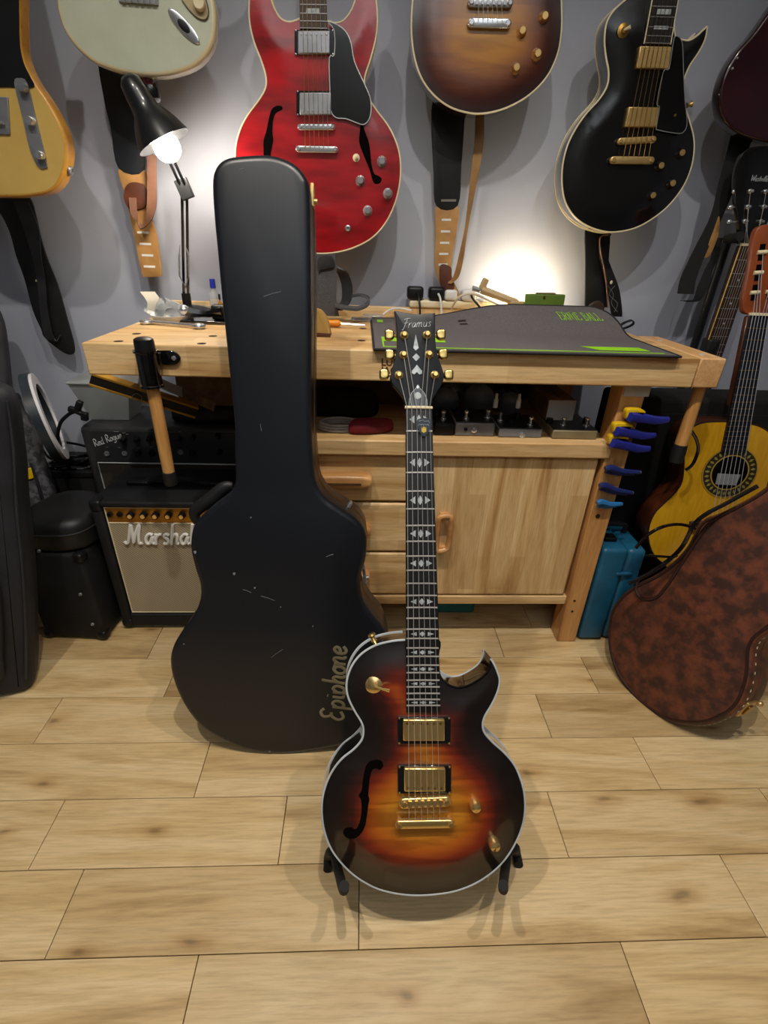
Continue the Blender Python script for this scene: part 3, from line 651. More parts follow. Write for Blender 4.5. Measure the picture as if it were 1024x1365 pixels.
# headstock, tilted back from the nut
HN = G.p(558, 541, .003)
def nn_(*p): return cr(480, 380, .19048, p)
HS = nn_((243, 178), (300, 190), (390, 202), (470, 198), (527, 194), (526, 260), (527, 350), (532, 430), (548, 500), (572, 570), (592, 635), (575, 690), (545, 740), (512, 795), (499, 852), (318, 852), (304, 795), (268, 740), (225, 690), (212, 640), (228, 570), (250, 500), (259, 430), (259, 350), (252, 260))
HP = smooth([p.to_3d() for p in G.p2(HS, .003)], 4, corners=(0, 4, 10, 14, 15, 19))
def tilt(mb, ang=9):
    q = Matrix.Translation(HN) @ Matrix.Rotation(math.radians(ang), 4, 'X') @ Matrix.Translation(-HN)
    return mb  # the face stays on the neck plane so that the tuners and strings meet it
HW = .003
hd = part(MB().rings(dedupe([Vector((p.x, p.y)) for p in HP], 2e-4), HW-.015, HW, .001, .001), 'headstock', M('navy_black_veneer', '#0c0d12', '#090a0e', .3, spec=.4), gt, True)
part(MB().tube([G.p(244, 178, 0)*0+G.p(*nn_((241, 185))[0], HW-.006), G.p(*nn_((251, 262))[0], HW-.006), G.p(*nn_((257, 350))[0], HW-.006)], .0016, 6), 'side_edge', PINKL, hd, True)
POST = nn_((310, 350), (305, 488), (272, 630), (470, 347), (484, 485), (525, 628)); BUT = nn_((208, 350), (210, 488), (172, 626), (563, 348), (578, 485), (617, 630))
for (p, b) in zip(POST, BUT):
    q = G.p(*p, HW+.004); bq = G.p(*b, HW-.008); c0 = Vector((q.x, q.y, HW-.008))
    tn = part(MB().lathe([(.0072, 0), (.0068, .003), (.0045, .0042), (.0042, .011), (.0032, .0125), (0, .0125)], (q.x, q.y, HW), (0, 0, 1), 16), 'tuning_machine', GOLD, gt, True)
    part(MB().cyl(c0, bq, .0024, n=8), 'tuner_shaft', GOLD, tn, True)
    d = 1 if bq.x > c0.x else -1
    part(MB().rings(smooth([Vector((bq.x+a*d, bq.y+b_)) for a, b_ in ((-.007, -.004), (-.002, -.0085), (.007, -.0075), (.0085, 0), (.007, .0075), (-.002, .0085), (-.007, .004))], 3), HW-.0125, HW-.0035, .003, .003), 'tuner_button', M('pale_gold_metal', '#d9c07c', '#bb9d58', .2, 1), tn, True)
    part(MB().cyl((c0.x, c0.y, HW-.02), (c0.x, c0.y, HW-.0145), .007, n=12), 'tuner_housing', GOLD, tn, True)
mb = MB(); o_ = G.p(*nn_((296, 302))[0], HW+.0006); e_ = G.p(*nn_((482, 290))[0], HW+.0006); dv = (e_-o_).normalized(); up_ = Vector((-dv.y, dv.x, 0))
strokes(mb, 'Framus', lambda x, y: o_+dv*x+up_*y, .0145, .00052, .3, 3, 5, 1.); part(mb, 'script_logo', PEARL, hd, True)
mb = MB()
for pts in (nn_((390, 345), (411, 440), (390, 458), (373, 440)), nn_((393, 478), (420, 505), (393, 532), (367, 505)), nn_((398, 557), (412, 575), (434, 600), (434, 620), (415, 625), (398, 608), (380, 625), (361, 615), (363, 600), (385, 575))):
    mb.prism(G.p2(pts, HW+.0005), HW-.0005, HW+.0007)
part(mb, 'headstock_inlay', PEARL, hd, True)
# truss rod cover with its bright outline
tc_ = nn_((343, 848), (346, 800), (362, 755), (390, 725), (404, 700), (420, 725), (448, 755), (466, 800), (470, 848))
tp = smooth([p.to_3d() for p in G.p2(tc_, HW+.001)], 4, corners=(0, 8))
cv = part(MB().prism(tp, HW, HW+.0014), 'truss_rod_cover', BLKG, hd, True); part(MB().tube([(p.x, p.y, HW+.0016) for p in tp], .0006, 5, closed=True), 'cover_rim', PEARL, cv, True)
q = G.p(*nn_((404, 775))[0], HW+.0016); part(MB().lathe([(.0058, 0), (.0052, .0006), (0, .0008)], (q.x, q.y, HW+.0014), (0, 0, 1), 10), 'cover_emblem', PEARL, cv, True)
q = G.p(*nn_((404, 715))[0], HW+.0016); part(MB().lathe([(.0028, 0), (.002, .001), (0, .001)], (q.x, q.y, HW+.0014), (0, 0, 1), 8), 'cover_screw', CHR, cv, True)
# pickups, bridge, tail, controls
BP = DO+.0005; POLE = M('dark_gold_screw', '#8a6a30', '#6d5122', .35, .7)
def rect(x0, y0, x1, y1): return mc((x0, y0), (x1, y0), (x1, y1), (x0, y1))
humbucker(G, gt, rect(396, 450, 632, 568), rect(421, 461, 605, 556), BP-.001, BLKG, GOLD, 'top', .005, .01, POLE)
humbucker(G, gt, rect(397, 663, 634, 787), rect(426, 676, 608, 779), BP-.001, BLKG, GOLD, 'bottom', .006, .012, POLE)
bridge(G, gt, mc((425, 832))[0], mc((612, 824))[0], BP-.001, .0085, GOLD)
bridge(G, gt, mc((405, 926))[0], mc((632, 922))[0], BP-.001, .0072, GOLD, 'tailpiece', False)
for x, y in mc((740, 842), (824, 1012)): knob(G, gt, x, y, BP-.0035, GOLD, .0095, .02)
q = G.p(*mc((298, 310))[0], BP); tgl = part(MB().lathe([(.016, 0), (.016, .001), (.012, .003), (.006, .0045), (.005, .008), (0, .009)], (q.x, q.y, .003), (0, 0, 1), 20), 'selector_switch', GOLD, gt, True)
part(MB().tube([(q.x, q.y, .011), (q.x+.012, q.y-.002, .017), (q.x+.023, q.y-.003, .021)], [.0016, .0018, .003], 8), 'switch_lever', GOLD, tgl, True)
part(MB().prism(smooth([p.to_3d() for p in G.p2(mc((332, 655), (325, 640), (300, 636), (270, 648), (252, 680), (243, 730), (238, 770), (225, 790), (235, 810), (238, 850), (232, 900), (220, 930), (208, 940), (195, 932), (170, 938), (157, 955), (170, 975), (200, 982), (230, 965), (252, 930), (262, 880), (268, 830), (273, 810), (268, 790), (270, 760), (275, 710), (285, 680), (300, 672), (318, 678), (332, 665)), .0045)], 3), .0005, .0064), 'sound_hole', HOLE, gt, True)
tops = [nn_(p)[0] for p in ((330, 858), (362, 858), (398, 858), (425, 858), (458, 858), (487, 858))]; bots = mc((447, 915), (475, 913), (502, 911), (530, 910), (556, 909), (583, 908))
ps_ = [POST[2], POST[1], POST[0], POST[3], POST[4], POST[5]]
for i in range(6):
    part(MB().tube([G.p(*ps_[i], HW+.008), G.p(*tops[i], .0135), G.p(*mc((447+27*i, 832-i))[0], .021), G.p(*bots[i], .017)], .00055-.00004*i, 5), 'string', STRING, gt, True)
for x, y, w in ((284, 100, -.03),):
    q = G.p(*mc((x, y))[0], -.025); part(MB().lathe([(.006, 0), (.0045, .003), (.004, .008), (.007, .011), (.006, .014), (0, .014)], (q.x+.004, q.y-.006, -.025), (-.4, .9, 0), 14), 'strap_button', GOLD, gt, True)
# pick tucked under the strings
pk = Frame(G.world(G.p(*nn_((447, 1000))[0], .0155)), 0, 26.75)
pr = root('guitar_pick', 'dark printed pick tucked under the strings at the first fret', 'pick', pk)
pp = smooth([p.to_3d() for p in pk.p2(nn_((400, 950), (412, 938), (447, 930), (485, 936), (498, 950), (492, 1000), (470, 1040), (447, 1060), (424, 1040), (405, 1000)))], 3)
part(MB().prism(pp, -.0005, .0006), 'pick', M('navy_pick', '#27303d', '#1d2530', .35), pr, True)
mb = MB(); u0 = pk.p(*nn_((408, 985))[0], .0009); mb.tube([u0+Vector((.0012*i, .003*abs(math.sin(i*.9)), 0)) for i in range(15)], .0004, 4); mb.tube([pk.p(*p, .0009) for p in nn_((412, 952), (440, 945), (450, 955), (480, 950), (486, 965))], .0004, 4); part(mb, 'pick_script', PEARL, pr, True)
part(MB().prism(pk.p2(nn_((430, 990), (438, 1008), (441, 992), (452, 992), (455, 1008), (462, 990), (464, 1025), (446, 1036), (430, 1024))), .0006, .0009), 'pick_hand_mark', M('yellow_print', '#cbb14a', '#b89c38', .5), pr, True)

# floor stand
st = root('guitar_stand', 'black folding stand with padded arms holding the sunburst guitar', 'stand', (.1, .5, 0))
FOAM = M('foam_padding', '#121316', '#0c0d0f', .75, bmp=.3, bscale=400); TUBE = M('black_painted_tube', '#191a1d', '#101113', .35)
def W(px_, py_, w): return G.world(G.p(px_, py_, w))
for sx, X in ((-1, (446, 1138, 449, 1152, 454, 1172, 458, 1186, 459, 1181)), (1, (676, 1136, 675, 1150, 672, 1170, 671, 1185, 671, 1180))):
    P = [W(X[0], X[1], -.075), W(X[2], X[3], -.055), W(X[4], X[5], -.012), W(X[6], X[7], .03), W(X[8], X[9], .05)]
    part(MB().tube(P, [.0075]*3+[.008]*20, 10, k=4), 'arm', FOAM, st)
    fx = atZ(438, 1152).x if sx < 0 else atZ(688, 1146).x; fy_ = .545
    part(MB().tube([(P[0].x, P[0].y, P[0].z), ((P[0].x+fx)/2, .50, .07), (fx, .52, .012), (fx, .50, .009)], .009, 10, k=3), 'front_leg', FOAM, st)
    part(MB().tube([(P[0].x, P[0].y, P[0].z), (.1+.03*sx, .58, .30)], .008, 8), 'upright', TUBE, st)
    part(MB().tube([(.1+.03*sx, .58, .30), (.1+.13*sx, .70, .009)], .008, 8), 'rear_leg', TUBE, st)
part(MB().tube([(.045, .58, .3), (.155, .58, .3)], .009, 8), 'cross_bar', FOAM, st)

# ------------------------------------------------------------------ black hard case leaning on the bench
KC = Frame(atZ(366, 1007)+Vector((0, 0, .004)), 0, 12.3)
kc = root('guitar_case', 'large black hard guitar case standing upright against the bench', 'guitar case', KC)
CASE = [(281.5, 238), (285.7, 222), (297, 210.6), (316, 205.8), (355, 204), (377.5, 209), (395, 218.7), (406.5, 233), (411.4, 247.7), (413.6, 292.8), (415.2, 405.5), (415, 470), (415, 566.6), (417.8, 618.8), (422.5, 647), (435, 665.6), (457, 681), (475.6, 693.8), (486.6, 709), (489, 728), (486.6, 750), (481, 770), (481, 784), (485, 803), (497.5, 822), (510, 837.5), (518, 859), (522, 887), (519, 922), (507, 953), (488, 978), (460, 994), (404, 1004.5), (366, 1007), (329, 1001.6), (297.5, 989), (269, 972), (247.5, 947), (232, 915.6), (225.6, 887.5), (228.7, 865.6), (241, 843.7), (257, 822), (265.6, 800), (265.6, 781), (260, 762.5), (253.7, 737.5), (253, 722), (257, 703), (272.5, 684), (294, 667), (307, 656), (312.5, 640.6), (311.6, 600), (311.5, 566.6), (303.4, 486), (295, 405.5), (289, 341), (283.5, 283)]
KP = dedupe([Vector((p.x, p.y)) for p in smooth([p.to_3d() for p in KC.p2(CASE)], 4)], 3e-4)
if area2(KP) < 0: KP.reverse()
def tolex(name, c, c2, rough=.5, big=None):
    m, t, b = nt(name); v = coords(t); n1 = noise(t, v, 3, 4); cc_ = mix(t, n1, c, c2)
    sc1 = noise(t, coords(t, (1, .08, 1)), 60, 4, .7); 
    if big: cc_ = mix(t, ramp(t, noise(t, v, big[0], 5, .6), [(.42, (1, 1, 1)), (.62, (0, 0, 0))]), cc_, big[1])
    t.links.new(cc_, b.inputs['Base Color']); b.inputs['Roughness'].default_value = rough; bump(t, b, noise(t, v, 700, 2), .18, .0006); return m
CTOL = tolex('black_case_vinyl', '#151920', '#10131a', .36)
TK = .118
part(MB().rings(KP, -TK, -.062, .006, 0), 'base_shell', CTOL, kc, True, smooth_angle=50)
part(MB().rings(KP, -.058, 0, 0, .012, 4), 'lid', CTOL, kc, True, smooth_angle=50)
part(MB().tube([(p.x, p.y, -.060) for p in inset(KP, .002)], .0034, 6, closed=True), 'closing_strip', BRASS, kc, True)
def latch(px_, py_, w, ang, m=GOLDM):
    q = KC.p(px_, py_, w); R_ = Matrix.Translation((q.x, q.y, w)) @ Matrix.Rotation(ang, 4, 'Z')
    l_ = part(MB().box(-.003, .003, -.018, .018, -.012, .012, R_), 'latch', m, kc, True, .001); part(MB().cyl(R_ @ Vector((.003, -.008, .0)), R_ @ Vector((.008, -.008, 0)), .005, n=12), 'latch_button', m, l_, True)
latch(417, 262, -.06, 0); latch(462, 678, -.06, -.62, STEEL); latch(486, 766, -.06, .15, STEEL)
hp = [(313, 644), (300, 652), (282, 668), (262, 684), (255, 700)]
hq = [KC.p(313, 648, -.06)+Vector((-.004, 0, 0)), KC.p(299, 650, -.06), KC.p(280, 666, -.06), KC.p(260, 682, -.06), KC.p(263, 697, -.06)]
part(MB().tube(hq, [.008, .013, .0145, .013, .008], 10, k=5, flat=.75), 'handle', LEATH, kc, True)
# lettering printed up the lower right of the lid
b0 = KC.p(*cr(210, 600, .3125, [(792, 1158)])[0], .0006); b1 = KC.p(*cr(210, 600, .3125, [(806, 830)])[0], .0006); du = (b1-b0).normalized(); uu = Vector((-du.y, du.x, 0)); L_ = (b1-b0).length
mb = MB(); wid = sum(SF[c][0] for c in 'Epiphone'); sz = L_/wid/1.0
strokes(mb, 'Epiphone', lambda x, y: b0+du*x+uu*y*1.0, sz*.98, .0035, .12, 3, 6, .25); 
for v in mb.v: v.z = .0006+min(max(v.z-.0006, -.0006), .0006)
part(mb, 'printed_name', M('faded_gold_print', '#8f8569', '#6f674f', .6), kc, True)
SCUFF = M('pale_scuff', '#8a8d92', '#5d6065', .8)
mb = MB()
for x, y, r_ in ((398, 288, 4), (160, 436, 6), (327, 528, 6), (415, 588, 4), (525, 670, 3), (478, 1287, 5), (663, 752, 3), (112, 828, 3)):
    q = KC.p(*cr(210, 600, .3125, [(x, y)])[0], .0004); mb.prism([(q.x+r_*.00045*math.cos(t)*(1+.3*math.sin(3*t)), q.y+r_*.00055*math.sin(t)) for t in [k*.7 for k in range(9)]], -.0004, .0003)
for a, b in (((365, 595), (400, 608)), ((440, 622), (500, 642)), ((485, 885), (535, 850)), ((720, 455), (750, 445))):
    A_, B_ = (KC.p(*cr(210, 600, .3125, [p])[0], .0003) for p in (a, b)); mb.tube([A_, (A_+B_)/2+Vector((0, .0008, 0)), B_], .0004, 4)
for a, b in (((440, 668), (510, 648)), ((340, 145), (355, 140)), ((425, 1195), (430, 1225))):
    A_, B_ = (KC.p(*cr(210, 180, .32223, [p])[0], .0003) for p in (a, b)); mb.tube([A_, (A_+B_)/2+Vector((0, .0008, 0)), B_], .0004, 4)
part(mb, 'scuff_marks', SCUFF, kc, True)

# ------------------------------------------------------------------ brown case leaning at the right
BC = Frame(atZ(919, 968, .036), -66, 18)
bc = root('guitar_case', 'mottled brown leather guitar case leaning at the right edge', 'guitar case', BC)
BCO = [(1024, 645), (1003, 660), (964, 681), (940, 690), (928, 702), (916, 726), (898, 747), (874, 765), (850, 777), (829, 792), (814, 813), (809, 840), (811, 870), (823, 903), (844, 930), (868, 950), (892, 963), (919, 968), (946, 966), (973, 954), (988, 939), (997, 918), (1002, 894), (1003, 870), (1009, 855), (1024, 843), (1050, 820), (1075, 780), (1095, 720), (1110, 640), (1112, 560), (1090, 545), (1060, 590), (1040, 630)]
BP_ = dedupe([Vector((p.x, p.y)) for p in smooth([p.to_3d() for p in BC.p2(BCO)], 4)], 3e-4)
if area2(BP_) < 0: BP_.reverse()
BTOL = tolex('mottled_brown_leather', '#744029', '#5e3020', .5, (24, '#38201a'))
part(MB().rings(BP_, -.105, -.05, .008, 0), 'base_shell', BTOL, bc, True, smooth_angle=50); part(MB().rings(BP_, -.047, 0, 0, .009, 4), 'lid', BTOL, bc, True, smooth_angle=50)
part(MB().tube([(p.x, p.y, .0) for p in inset(BP_, .009)], .0035, 6, closed=True), 'piping', M('dark_brown_piping', '#331a12', '#25120c', .5), bc, True)
part(MB().tube([(p.x, p.y, -.0485) for p in inset(BP_, .003)], .002, 5, closed=True), 'closing_strip', BRASS, bc, True)
nB = len(BP_); mb = MB(); per = 0.; i = 0
for i in range(nB):
    a, b = BP_[i], BP_[(i+1) % nB]
    if a.y > .32: continue
    per += (b-a).length
    if per > .011:
        per = 0; d = (b-a).normalized(); o_ = Vector((d.y, -d.x)); c = a+o_*.0006
        mb.tube([(c.x, c.y, -.018), (c.x+d.x*.006, c.y+d.y*.006, -.018)], .0011, 5)
part(mb, 'stitching', M('cream_thread', '#c9b79a', '#b3a183', .7), bc, True)
for px_, py_ in ((994, 942),):
    q = BC.p(px_, py_, -.05); i = min(range(nB), key=lambda k: (BP_[k]-q.xy).length); d = (BP_[(i+1) % nB]-BP_[i-1]).normalized(); ang = math.atan2(d.y, d.x)
    R_ = Matrix.Translation((BP_[i].x, BP_[i].y, -.045)) @ Matrix.Rotation(ang-math.pi/2, 4, 'Z')
    l_ = part(MB().box(-.002, .004, -.022, .022, -.026, .02, R_), 'latch', GOLDM, bc, True, .001); part(MB().box(.004, .008, -.013, .013, -.012, .01, R_), 'hasp', BRASS, l_, True, .001); part(MB().sph(R_ @ Vector((.008, .02, -.03)), .007), 'latch_knob', GOLDM, l_, True)

# ------------------------------------------------------------------ combo amplifier with gold panel
AX0, AX1, AY0, AY1, AZ = -.708, -.335, 1.17, 1.40, .432
TOL = M('black_tolex', '#191a1d', '#111215', .6, spec=.35, bmp=.5, bscale=900); AF = Frame((-.52, AY0, 0))
am = root('guitar_amplifier', 'black combo amplifier with gold control panel and fawn grille cloth', 'amplifier', (-.52, 1.28, 0))
mb = MB()
mb.rbox(AX0, AX1, AY0+.012, AY1, .01, AZ, .012)
part(mb, 'cabinet', TOL, am)
for a in (('x', AX0, AX0+.028), ('x', AX1-.028, AX1)): part(MB().rbox(a[1], a[2], AY0, AY0+.03, .01, AZ-.001, .006), 'front_rail', TOL, am)
part(MB().rbox(AX0+.026, AX1-.026, AY0+.0005, AY0+.03, .012, .056, .006), 'front_rail', TOL, am); part(MB().rbox(AX0+.026, AX1-.026, AY0+.0005, AY0+.03, AZ-.018, AZ-.001, .006), 'front_rail', TOL, am)
GY = AY0+.008
CLOTH = None
m, t, b = nt('fawn_grille_cloth'); v = coords(t); wv = t.nodes.new('ShaderNodeTexWave'); wv.inputs['Scale'].default_value = 75; wv.bands_direction = 'DIAGONAL'; wv.inputs['Distortion'].default_value = 0; t.links.new(v, wv.inputs['Vector'])
t.links.new(mix(t, wv.outputs['Fac'], '#8a7b63', '#b3a589'), b.inputs['Base Color']); b.inputs['Roughness'].default_value = .9; bump(t, b, wv.outputs['Fac'], .5, .001); CLOTH = m
gx0, gx1 = AX0+.033, AX1-.033; PZ0 = atY(160, 697, GY).z
part(MB().box(gx0, gx1, GY, GY+.006, .062, PZ0-.002), 'grille_cloth', CLOTH, am)
part(MB().tube([(gx0, GY, .06), (gx1, GY, .06), (gx1, GY, AZ-.02), (gx0, GY, AZ-.02)], .0022, 6, closed=True), 'white_piping', IVORY, am); part(MB().tube([(gx0, GY, PZ0), (gx1, GY, PZ0)], .0016, 6), 'white_piping', IVORY, am)
pn = part(MB().box(gx0+.002, gx1-.002, GY+.001, GY+.006, PZ0+.001, AZ-.021), 'control_panel', M('brushed_gold_panel', '#a8782f', '#8d6224', .35, .75, stretch=(.05, 1, 1), scale=200), am)
zk = atY(205, 686, GY).z
for x in (175, 192, 208, 225, 243):
    q = atY(x, 685, GY); k_ = part(MB().lathe([(.0095, 0), (.009, .012), (.0075, .013)], (q.x, GY, zk), (0, -1, 0), 16), 'knob', BLK, am); part(MB().lathe([(.0065, .0128), (.0055, .0145), (0, .0145)], (q.x, GY, zk), (0, -1, 0), 14), 'knob_cap', GOLD, k_)
q2 = (AX1-.06)
for i in range(2): part(MB().lathe([(.0095, 0), (.009, .012), (.0075, .0135), (0, .0135)], (-.445+.048*(i+1), GY, zk), (0, -1, 0), 16), 'knob', BLK, am)
for x in (147, 160): q = atY(x, 686, GY); part(MB().lathe([(.0075, 0), (.0075, .004), (.004, .005), (.0035, .001), (0, .001)], (q.x, GY, zk), (0, -1, 0), 14), 'input_socket', BLK, am)
o_ = atY(*cr(0, 640, .29297, [(572, 290)])[0], GY-.003); e_ = atY(*cr(0, 640, .29297, [(862, 290)])[0], GY-.003); wid = SF['M'][0]+SF['a'][0]*2+SF['r'][0]+SF['s'][0]+SF['h'][0]
sz = (e_.x-o_.x)/wid; mb = MB(); strokes(mb, 'Marshall', lambda x, y: Vector((o_.x+x, GY-.003, o_.z+y*1.22)), sz, .0043, .22, 4, 8); part(mb, 'script_logo', M('white_logo', '#eeede8', '#e2e1db', .5), am)
for x, z in ((AX0, AZ), (AX1, AZ), (AX0, .012), (AX1, .012)):
    s = 1 if x == AX0 else -1; part(MB().rbox(min(x-.002*s, x+.03*s), max(x-.002*s, x+.03*s), AY0-.003, AY0+.035, z-.03 if z > .1 else z-.004, z+.002 if z > .1 else z+.026, .008), 'corner_cap', BLK, am)
for x in (AX0+.03, AX1-.03):
    for y in (AY0+.04, AY1-.04): part(MB().cyl((x, y, 0), (x, y, .011), .014, n=12), 'foot', RUB, am)
hr = part(MB().ribbon([(-.60, 1.285, AZ+.002), (-.57, 1.285, AZ+.012), (-.47, 1.285, AZ+.013), (-.44, 1.285, AZ+.002)], (0, .013, 0), .006, 4), 'carry_handle', RUB, am)
for x in (-.62, -.42): part(MB().rbox(x-.03, x+.03, 1.268, 1.302, AZ, AZ+.012, .004), 'handle_end', BLK, am)

# ------------------------------------------------------------------ second combo behind, on a low box
RY, RX0, RX1 = 1.42, -.828, -.30
RZ0, RZ1 = .20, atY(110, 568, 1.42).z
solo(MB().rbox(RX0+.01, RX1-.01, RY+.02, 1.64, 0, .198, .01), 'storage_box', M('black_fibre_box', '#17181a', '#101113', .8), 'plain black storage box under the second amplifier', 'box')
rr = root('guitar_amplifier', 'black valve combo amplifier behind the gold-panelled one, white lettering', 'amplifier', (-.55, 1.53, RZ0))
part(MB().rbox(RX0, RX1, RY, 1.645, RZ0, RZ1, .018), 'cabinet', M('worn_black_tolex', '#2e2f33', '#212226', .5, bmp=.4, bscale=700), rr)
pz0, pz1 = atY(130, 616, RY).z, atY(130, 572, RY).z
part(MB().box(RX0+.03, RX1-.02, RY-.002, RY+.002, pz0+.004, pz1-.006), 'control_panel', M('grey_black_panel', '#2f3034', '#26272b', .4), rr)
part(MB().box(RX0+.033, RX1-.02, RY-.003, RY+.002, RZ0+.03, pz0-.004), 'grille', M('brown_grille_weave', '#3a332c', '#231f1b', .9, scale=500, bmp=.5, bscale=800), rr)
part(MB().tube([(RX0+.034, RY-.004, RZ0+.03), (RX0+.034, RY-.004, pz0), (RX1-.02, RY-.004, pz0)], .0022, 6), 'white_piping', BINDW, rr)
def rp(x, y): return atY(*cr(100, 480, .22461, [(x, y)])[0], RY-.003)
for x, y in ((290, 470), (370, 468), (445, 465), (620, 465), (700, 455), (850, 450), (380, 552), (460, 548), (700, 548), (860, 545)):
    q = rp(x, y); part(MB().lathe([(.0095, 0), (.008, .01), (.006, .018), (0, .018)], (q.x, RY-.002, q.z), (0, -1, 0), 10), 'knob', BLK, rr)
for x, y in ((190, 555), (295, 555), (627, 547)):
    q = rp(x, y); part(MB().lathe([(.008, 0), (.008, .003), (.0045, .004), (.004, .001), (0, .001)], (q.x, RY-.002, q.z), (0, -1, 0), 12), 'socket', STEEL, rr)
o_, e_ = rp(118, 515), rp(300, 452); dv = (e_-o_).normalized(); up_ = Vector((-dv.z, 0, dv.x)); wid = SF['R'][0]*2+SF['e'][0]*2+SF['d'][0]+SF['o'][0]+SF['g'][0]+SF['u'][0]+.35
mb = MB(); strokes(mb, 'Red Rogue', lambda x, y: o_+dv*x+up_*y, (e_-o_).length/wid*.9, .0011, .2, 3, 5); part(mb, 'script_logo', BINDW, rr)
mb = MB()
for x, y, w_ in ((245, 425, 30), (290, 432, 20), (450, 425, 25), (190, 517, 14), (262, 519, 14), (310, 440, 14), (620, 425, 14), (375, 520, 14), (455, 515, 14)):
    A_, B_ = rp(x-w_/2, y), rp(x+w_/2, y); mb.tube([A_, B_], .0007, 4)
part(mb, 'panel_print', M('grey_print', '#8d9094', '#74777b', .6), rr)

# ------------------------------------------------------------------ small black box with pouch, left
sb = root('speaker_cabinet', 'small black speaker cabinet with metal corners, left of the amplifier', 'speaker', (-.83, 1.22, 0))
SX0, SX1, SY = -.915, -.735, 1.13; SZ = .30
R_ = Matrix.Translation((SX0, SY, 0)) @ Matrix.Rotation(math.radians(-4), 4, 'Z') @ Matrix.Translation((-SX0, -SY, 0))
part(MB().rbox(SX0, SX1, SY, SY+.21, .008, SZ, .012).xf(R_), 'cabinet', TOL, sb)
for x in (SX0, SX1):
    s = 1 if x == SX0 else -1
    for z in (.01, SZ): part(MB().rbox(min(x-.002*s, x+.026*s), max(x-.002*s, x+.026*s), SY-.003, SY+.03, z-.026 if z > .1 else z-.003, z+.002 if z > .1 else z+.024, .008).xf(R_), 'corner_cap', BLK, sb)
    part(MB().cyl(R_ @ Vector((x+.03*s, SY+.04, 0)), R_ @ Vector((x+.03*s, SY+.04, .01)), .012, n=10), 'foot', RUB, sb)
for x, y in ((378, 505), (432, 640), (180, 320)): q = atY(*cr(0, 640, .29297, [(x, y)])[0], SY-.002); part(MB().lathe([(.005, 0), (.004, .003), (0, .003)], (q.x, SY-.004-(.012 if x > 300 else 0), q.z), (0, -1, 0), 10), 'screw', STEEL, sb)
mb = MB(); pq = [(-.098, -.05), (-.07, -.095), (0, -.11), (.07, -.10), (.10, -.04), (.09, .05), (.04, .10), (-.04, .10), (-.085, .04)]
po = root('zip_pouch', 'rounded black leather zip pouch lying on the small speaker', 'pouch', (-.815, 1.235, SZ+.003))
PQ = smooth([Vector(p) for p in pq], 4); part(MB().rings(PQ, 0, .05, .012, .0).xf(Matrix.Translation((-.815, 1.235, SZ+.003))), 'lower_shell', LEATH, po); part(MB().rings(PQ, .054, .088, 0, .03, 5).xf(Matrix.Translation((-.815, 1.235, SZ+.003))), 'upper_shell', LEATH, po)
part(MB().tube([(p.x-.815, p.y+1.235, SZ+.055) for p in PQ], .0028, 6, closed=True), 'zip', M('black_zip', '#232428', '#17181b', .6), po)

# ------------------------------------------------------------------ guitars on the back wall
GY_ = 1.505
def gbody(f, r_, pts, th, mside, mface, bind=None, edge=True, corners=(), step=.012, dome=.004, rim=.004, bback=None, k=4):
    P = dedupe([Vector((p.x, p.y)) for p in smooth([p.to_3d() for p in f.p2(pts)], k, corners=corners)], 3e-4)
    if area2(P) < 0: P.reverse()
    if bind:
        part(MB().rings(P, -th, -.0015, .004, 0), 'body', mside, r_, True, smooth_angle=50)
        part(MB().tube([(p.x, p.y, -.0012) for p in inset(P, .0014)], .0022, 6, closed=True), 'binding', bind, r_, True)
        if bback: part(MB().tube([(p.x, p.y, -th+.002) for p in inset(P, .0004)], .0018, 5, closed=True), 'back_binding', bback, r_, True)
        cface(inset(P, .0032), 0, 'top', mface, r_, step, dome, .06)
    else:
        part(MB().rings(P, -th, -.0002, rim*2, rim, 4), 'body', mside, r_, True, smooth_angle=50)
        if mface is not None: cface(inset(P, rim), 0, 'top', mface, r_, step, 0., .06)
    return P
def neckup(f, r_, A, B, up, mfb, mneck, length=.5, w=.006, head=True, mhead=None):
    """fingerboard from pixel pair A (left), B (right) at its body end, running along `up` (local 2D)"""
    a, b = f.p(*A, w).xy, f.p(*B, w).xy; u = Vector(up).normalized(); wd = (b-a).length; s = Vector((u.y, -u.x)); c = (a+b)/2; n_ = .043/2
    part(MB().prism([a, b, c+u*length+s*n_, c+u*length-s*n_], .001, w), 'fingerboard', mfb, r_, True)
    part(MB().prism([a+s*.002, b-s*.002, c+u*length+s*n_, c+u*length-s*n_], -.022, .001), 'neck', mneck, r_, True, .006)
    if head:
        t = c+u*length; part(MB().prism([t-s*.022, t-s*.042+u*.04, t-s*.036+u*.17, t+s*.036+u*.17, t+s*.042+u*.04, t+s*.022], -.016, -.002), 'headstock', mhead or mneck, r_, True, .002)
    return c, u, s, wd
def Bc(*p): return cr(250, 0, .29297, p)
# red semi-hollow
RF = vpl(425, 335, GY_)
rg = root('electric_guitar', 'cherry red semi-hollow guitar with chrome pickups hanging behind the black case', 'guitar', RF)
REDM = M('cherry_lacquer', '#a00f1a', '#6b080f', .3, coat=1, scale=14, stretch=(.4, 1.6, 1))
bd = Bc((330, -95), (292, -60), (278, 10), (280, 100), (300, 190), (335, 280), (355, 350), (352, 400), (325, 450), (280, 510), (245, 570), (222, 640), (215, 710), (220, 800), (245, 890), (290, 975), (360, 1055), (440, 1110), (520, 1142), (597, 1156), (680, 1150), (760, 1128), (840, 1085), (900, 1020), (945, 930), (970, 820), (970, 720), (950, 640), (915, 570), (870, 510), (830, 450), (808, 390), (812, 340), (835, 270), (860, 170), (867, 90), (862, 10), (850, -55), (815, -95), (780, -65), (760, 0), (740, 50), (705, 92), (665, 100), (640, 92), (512, 82), (495, 88), (460, 95), (425, 80), (400, 40), (385, 0), (368, -60))
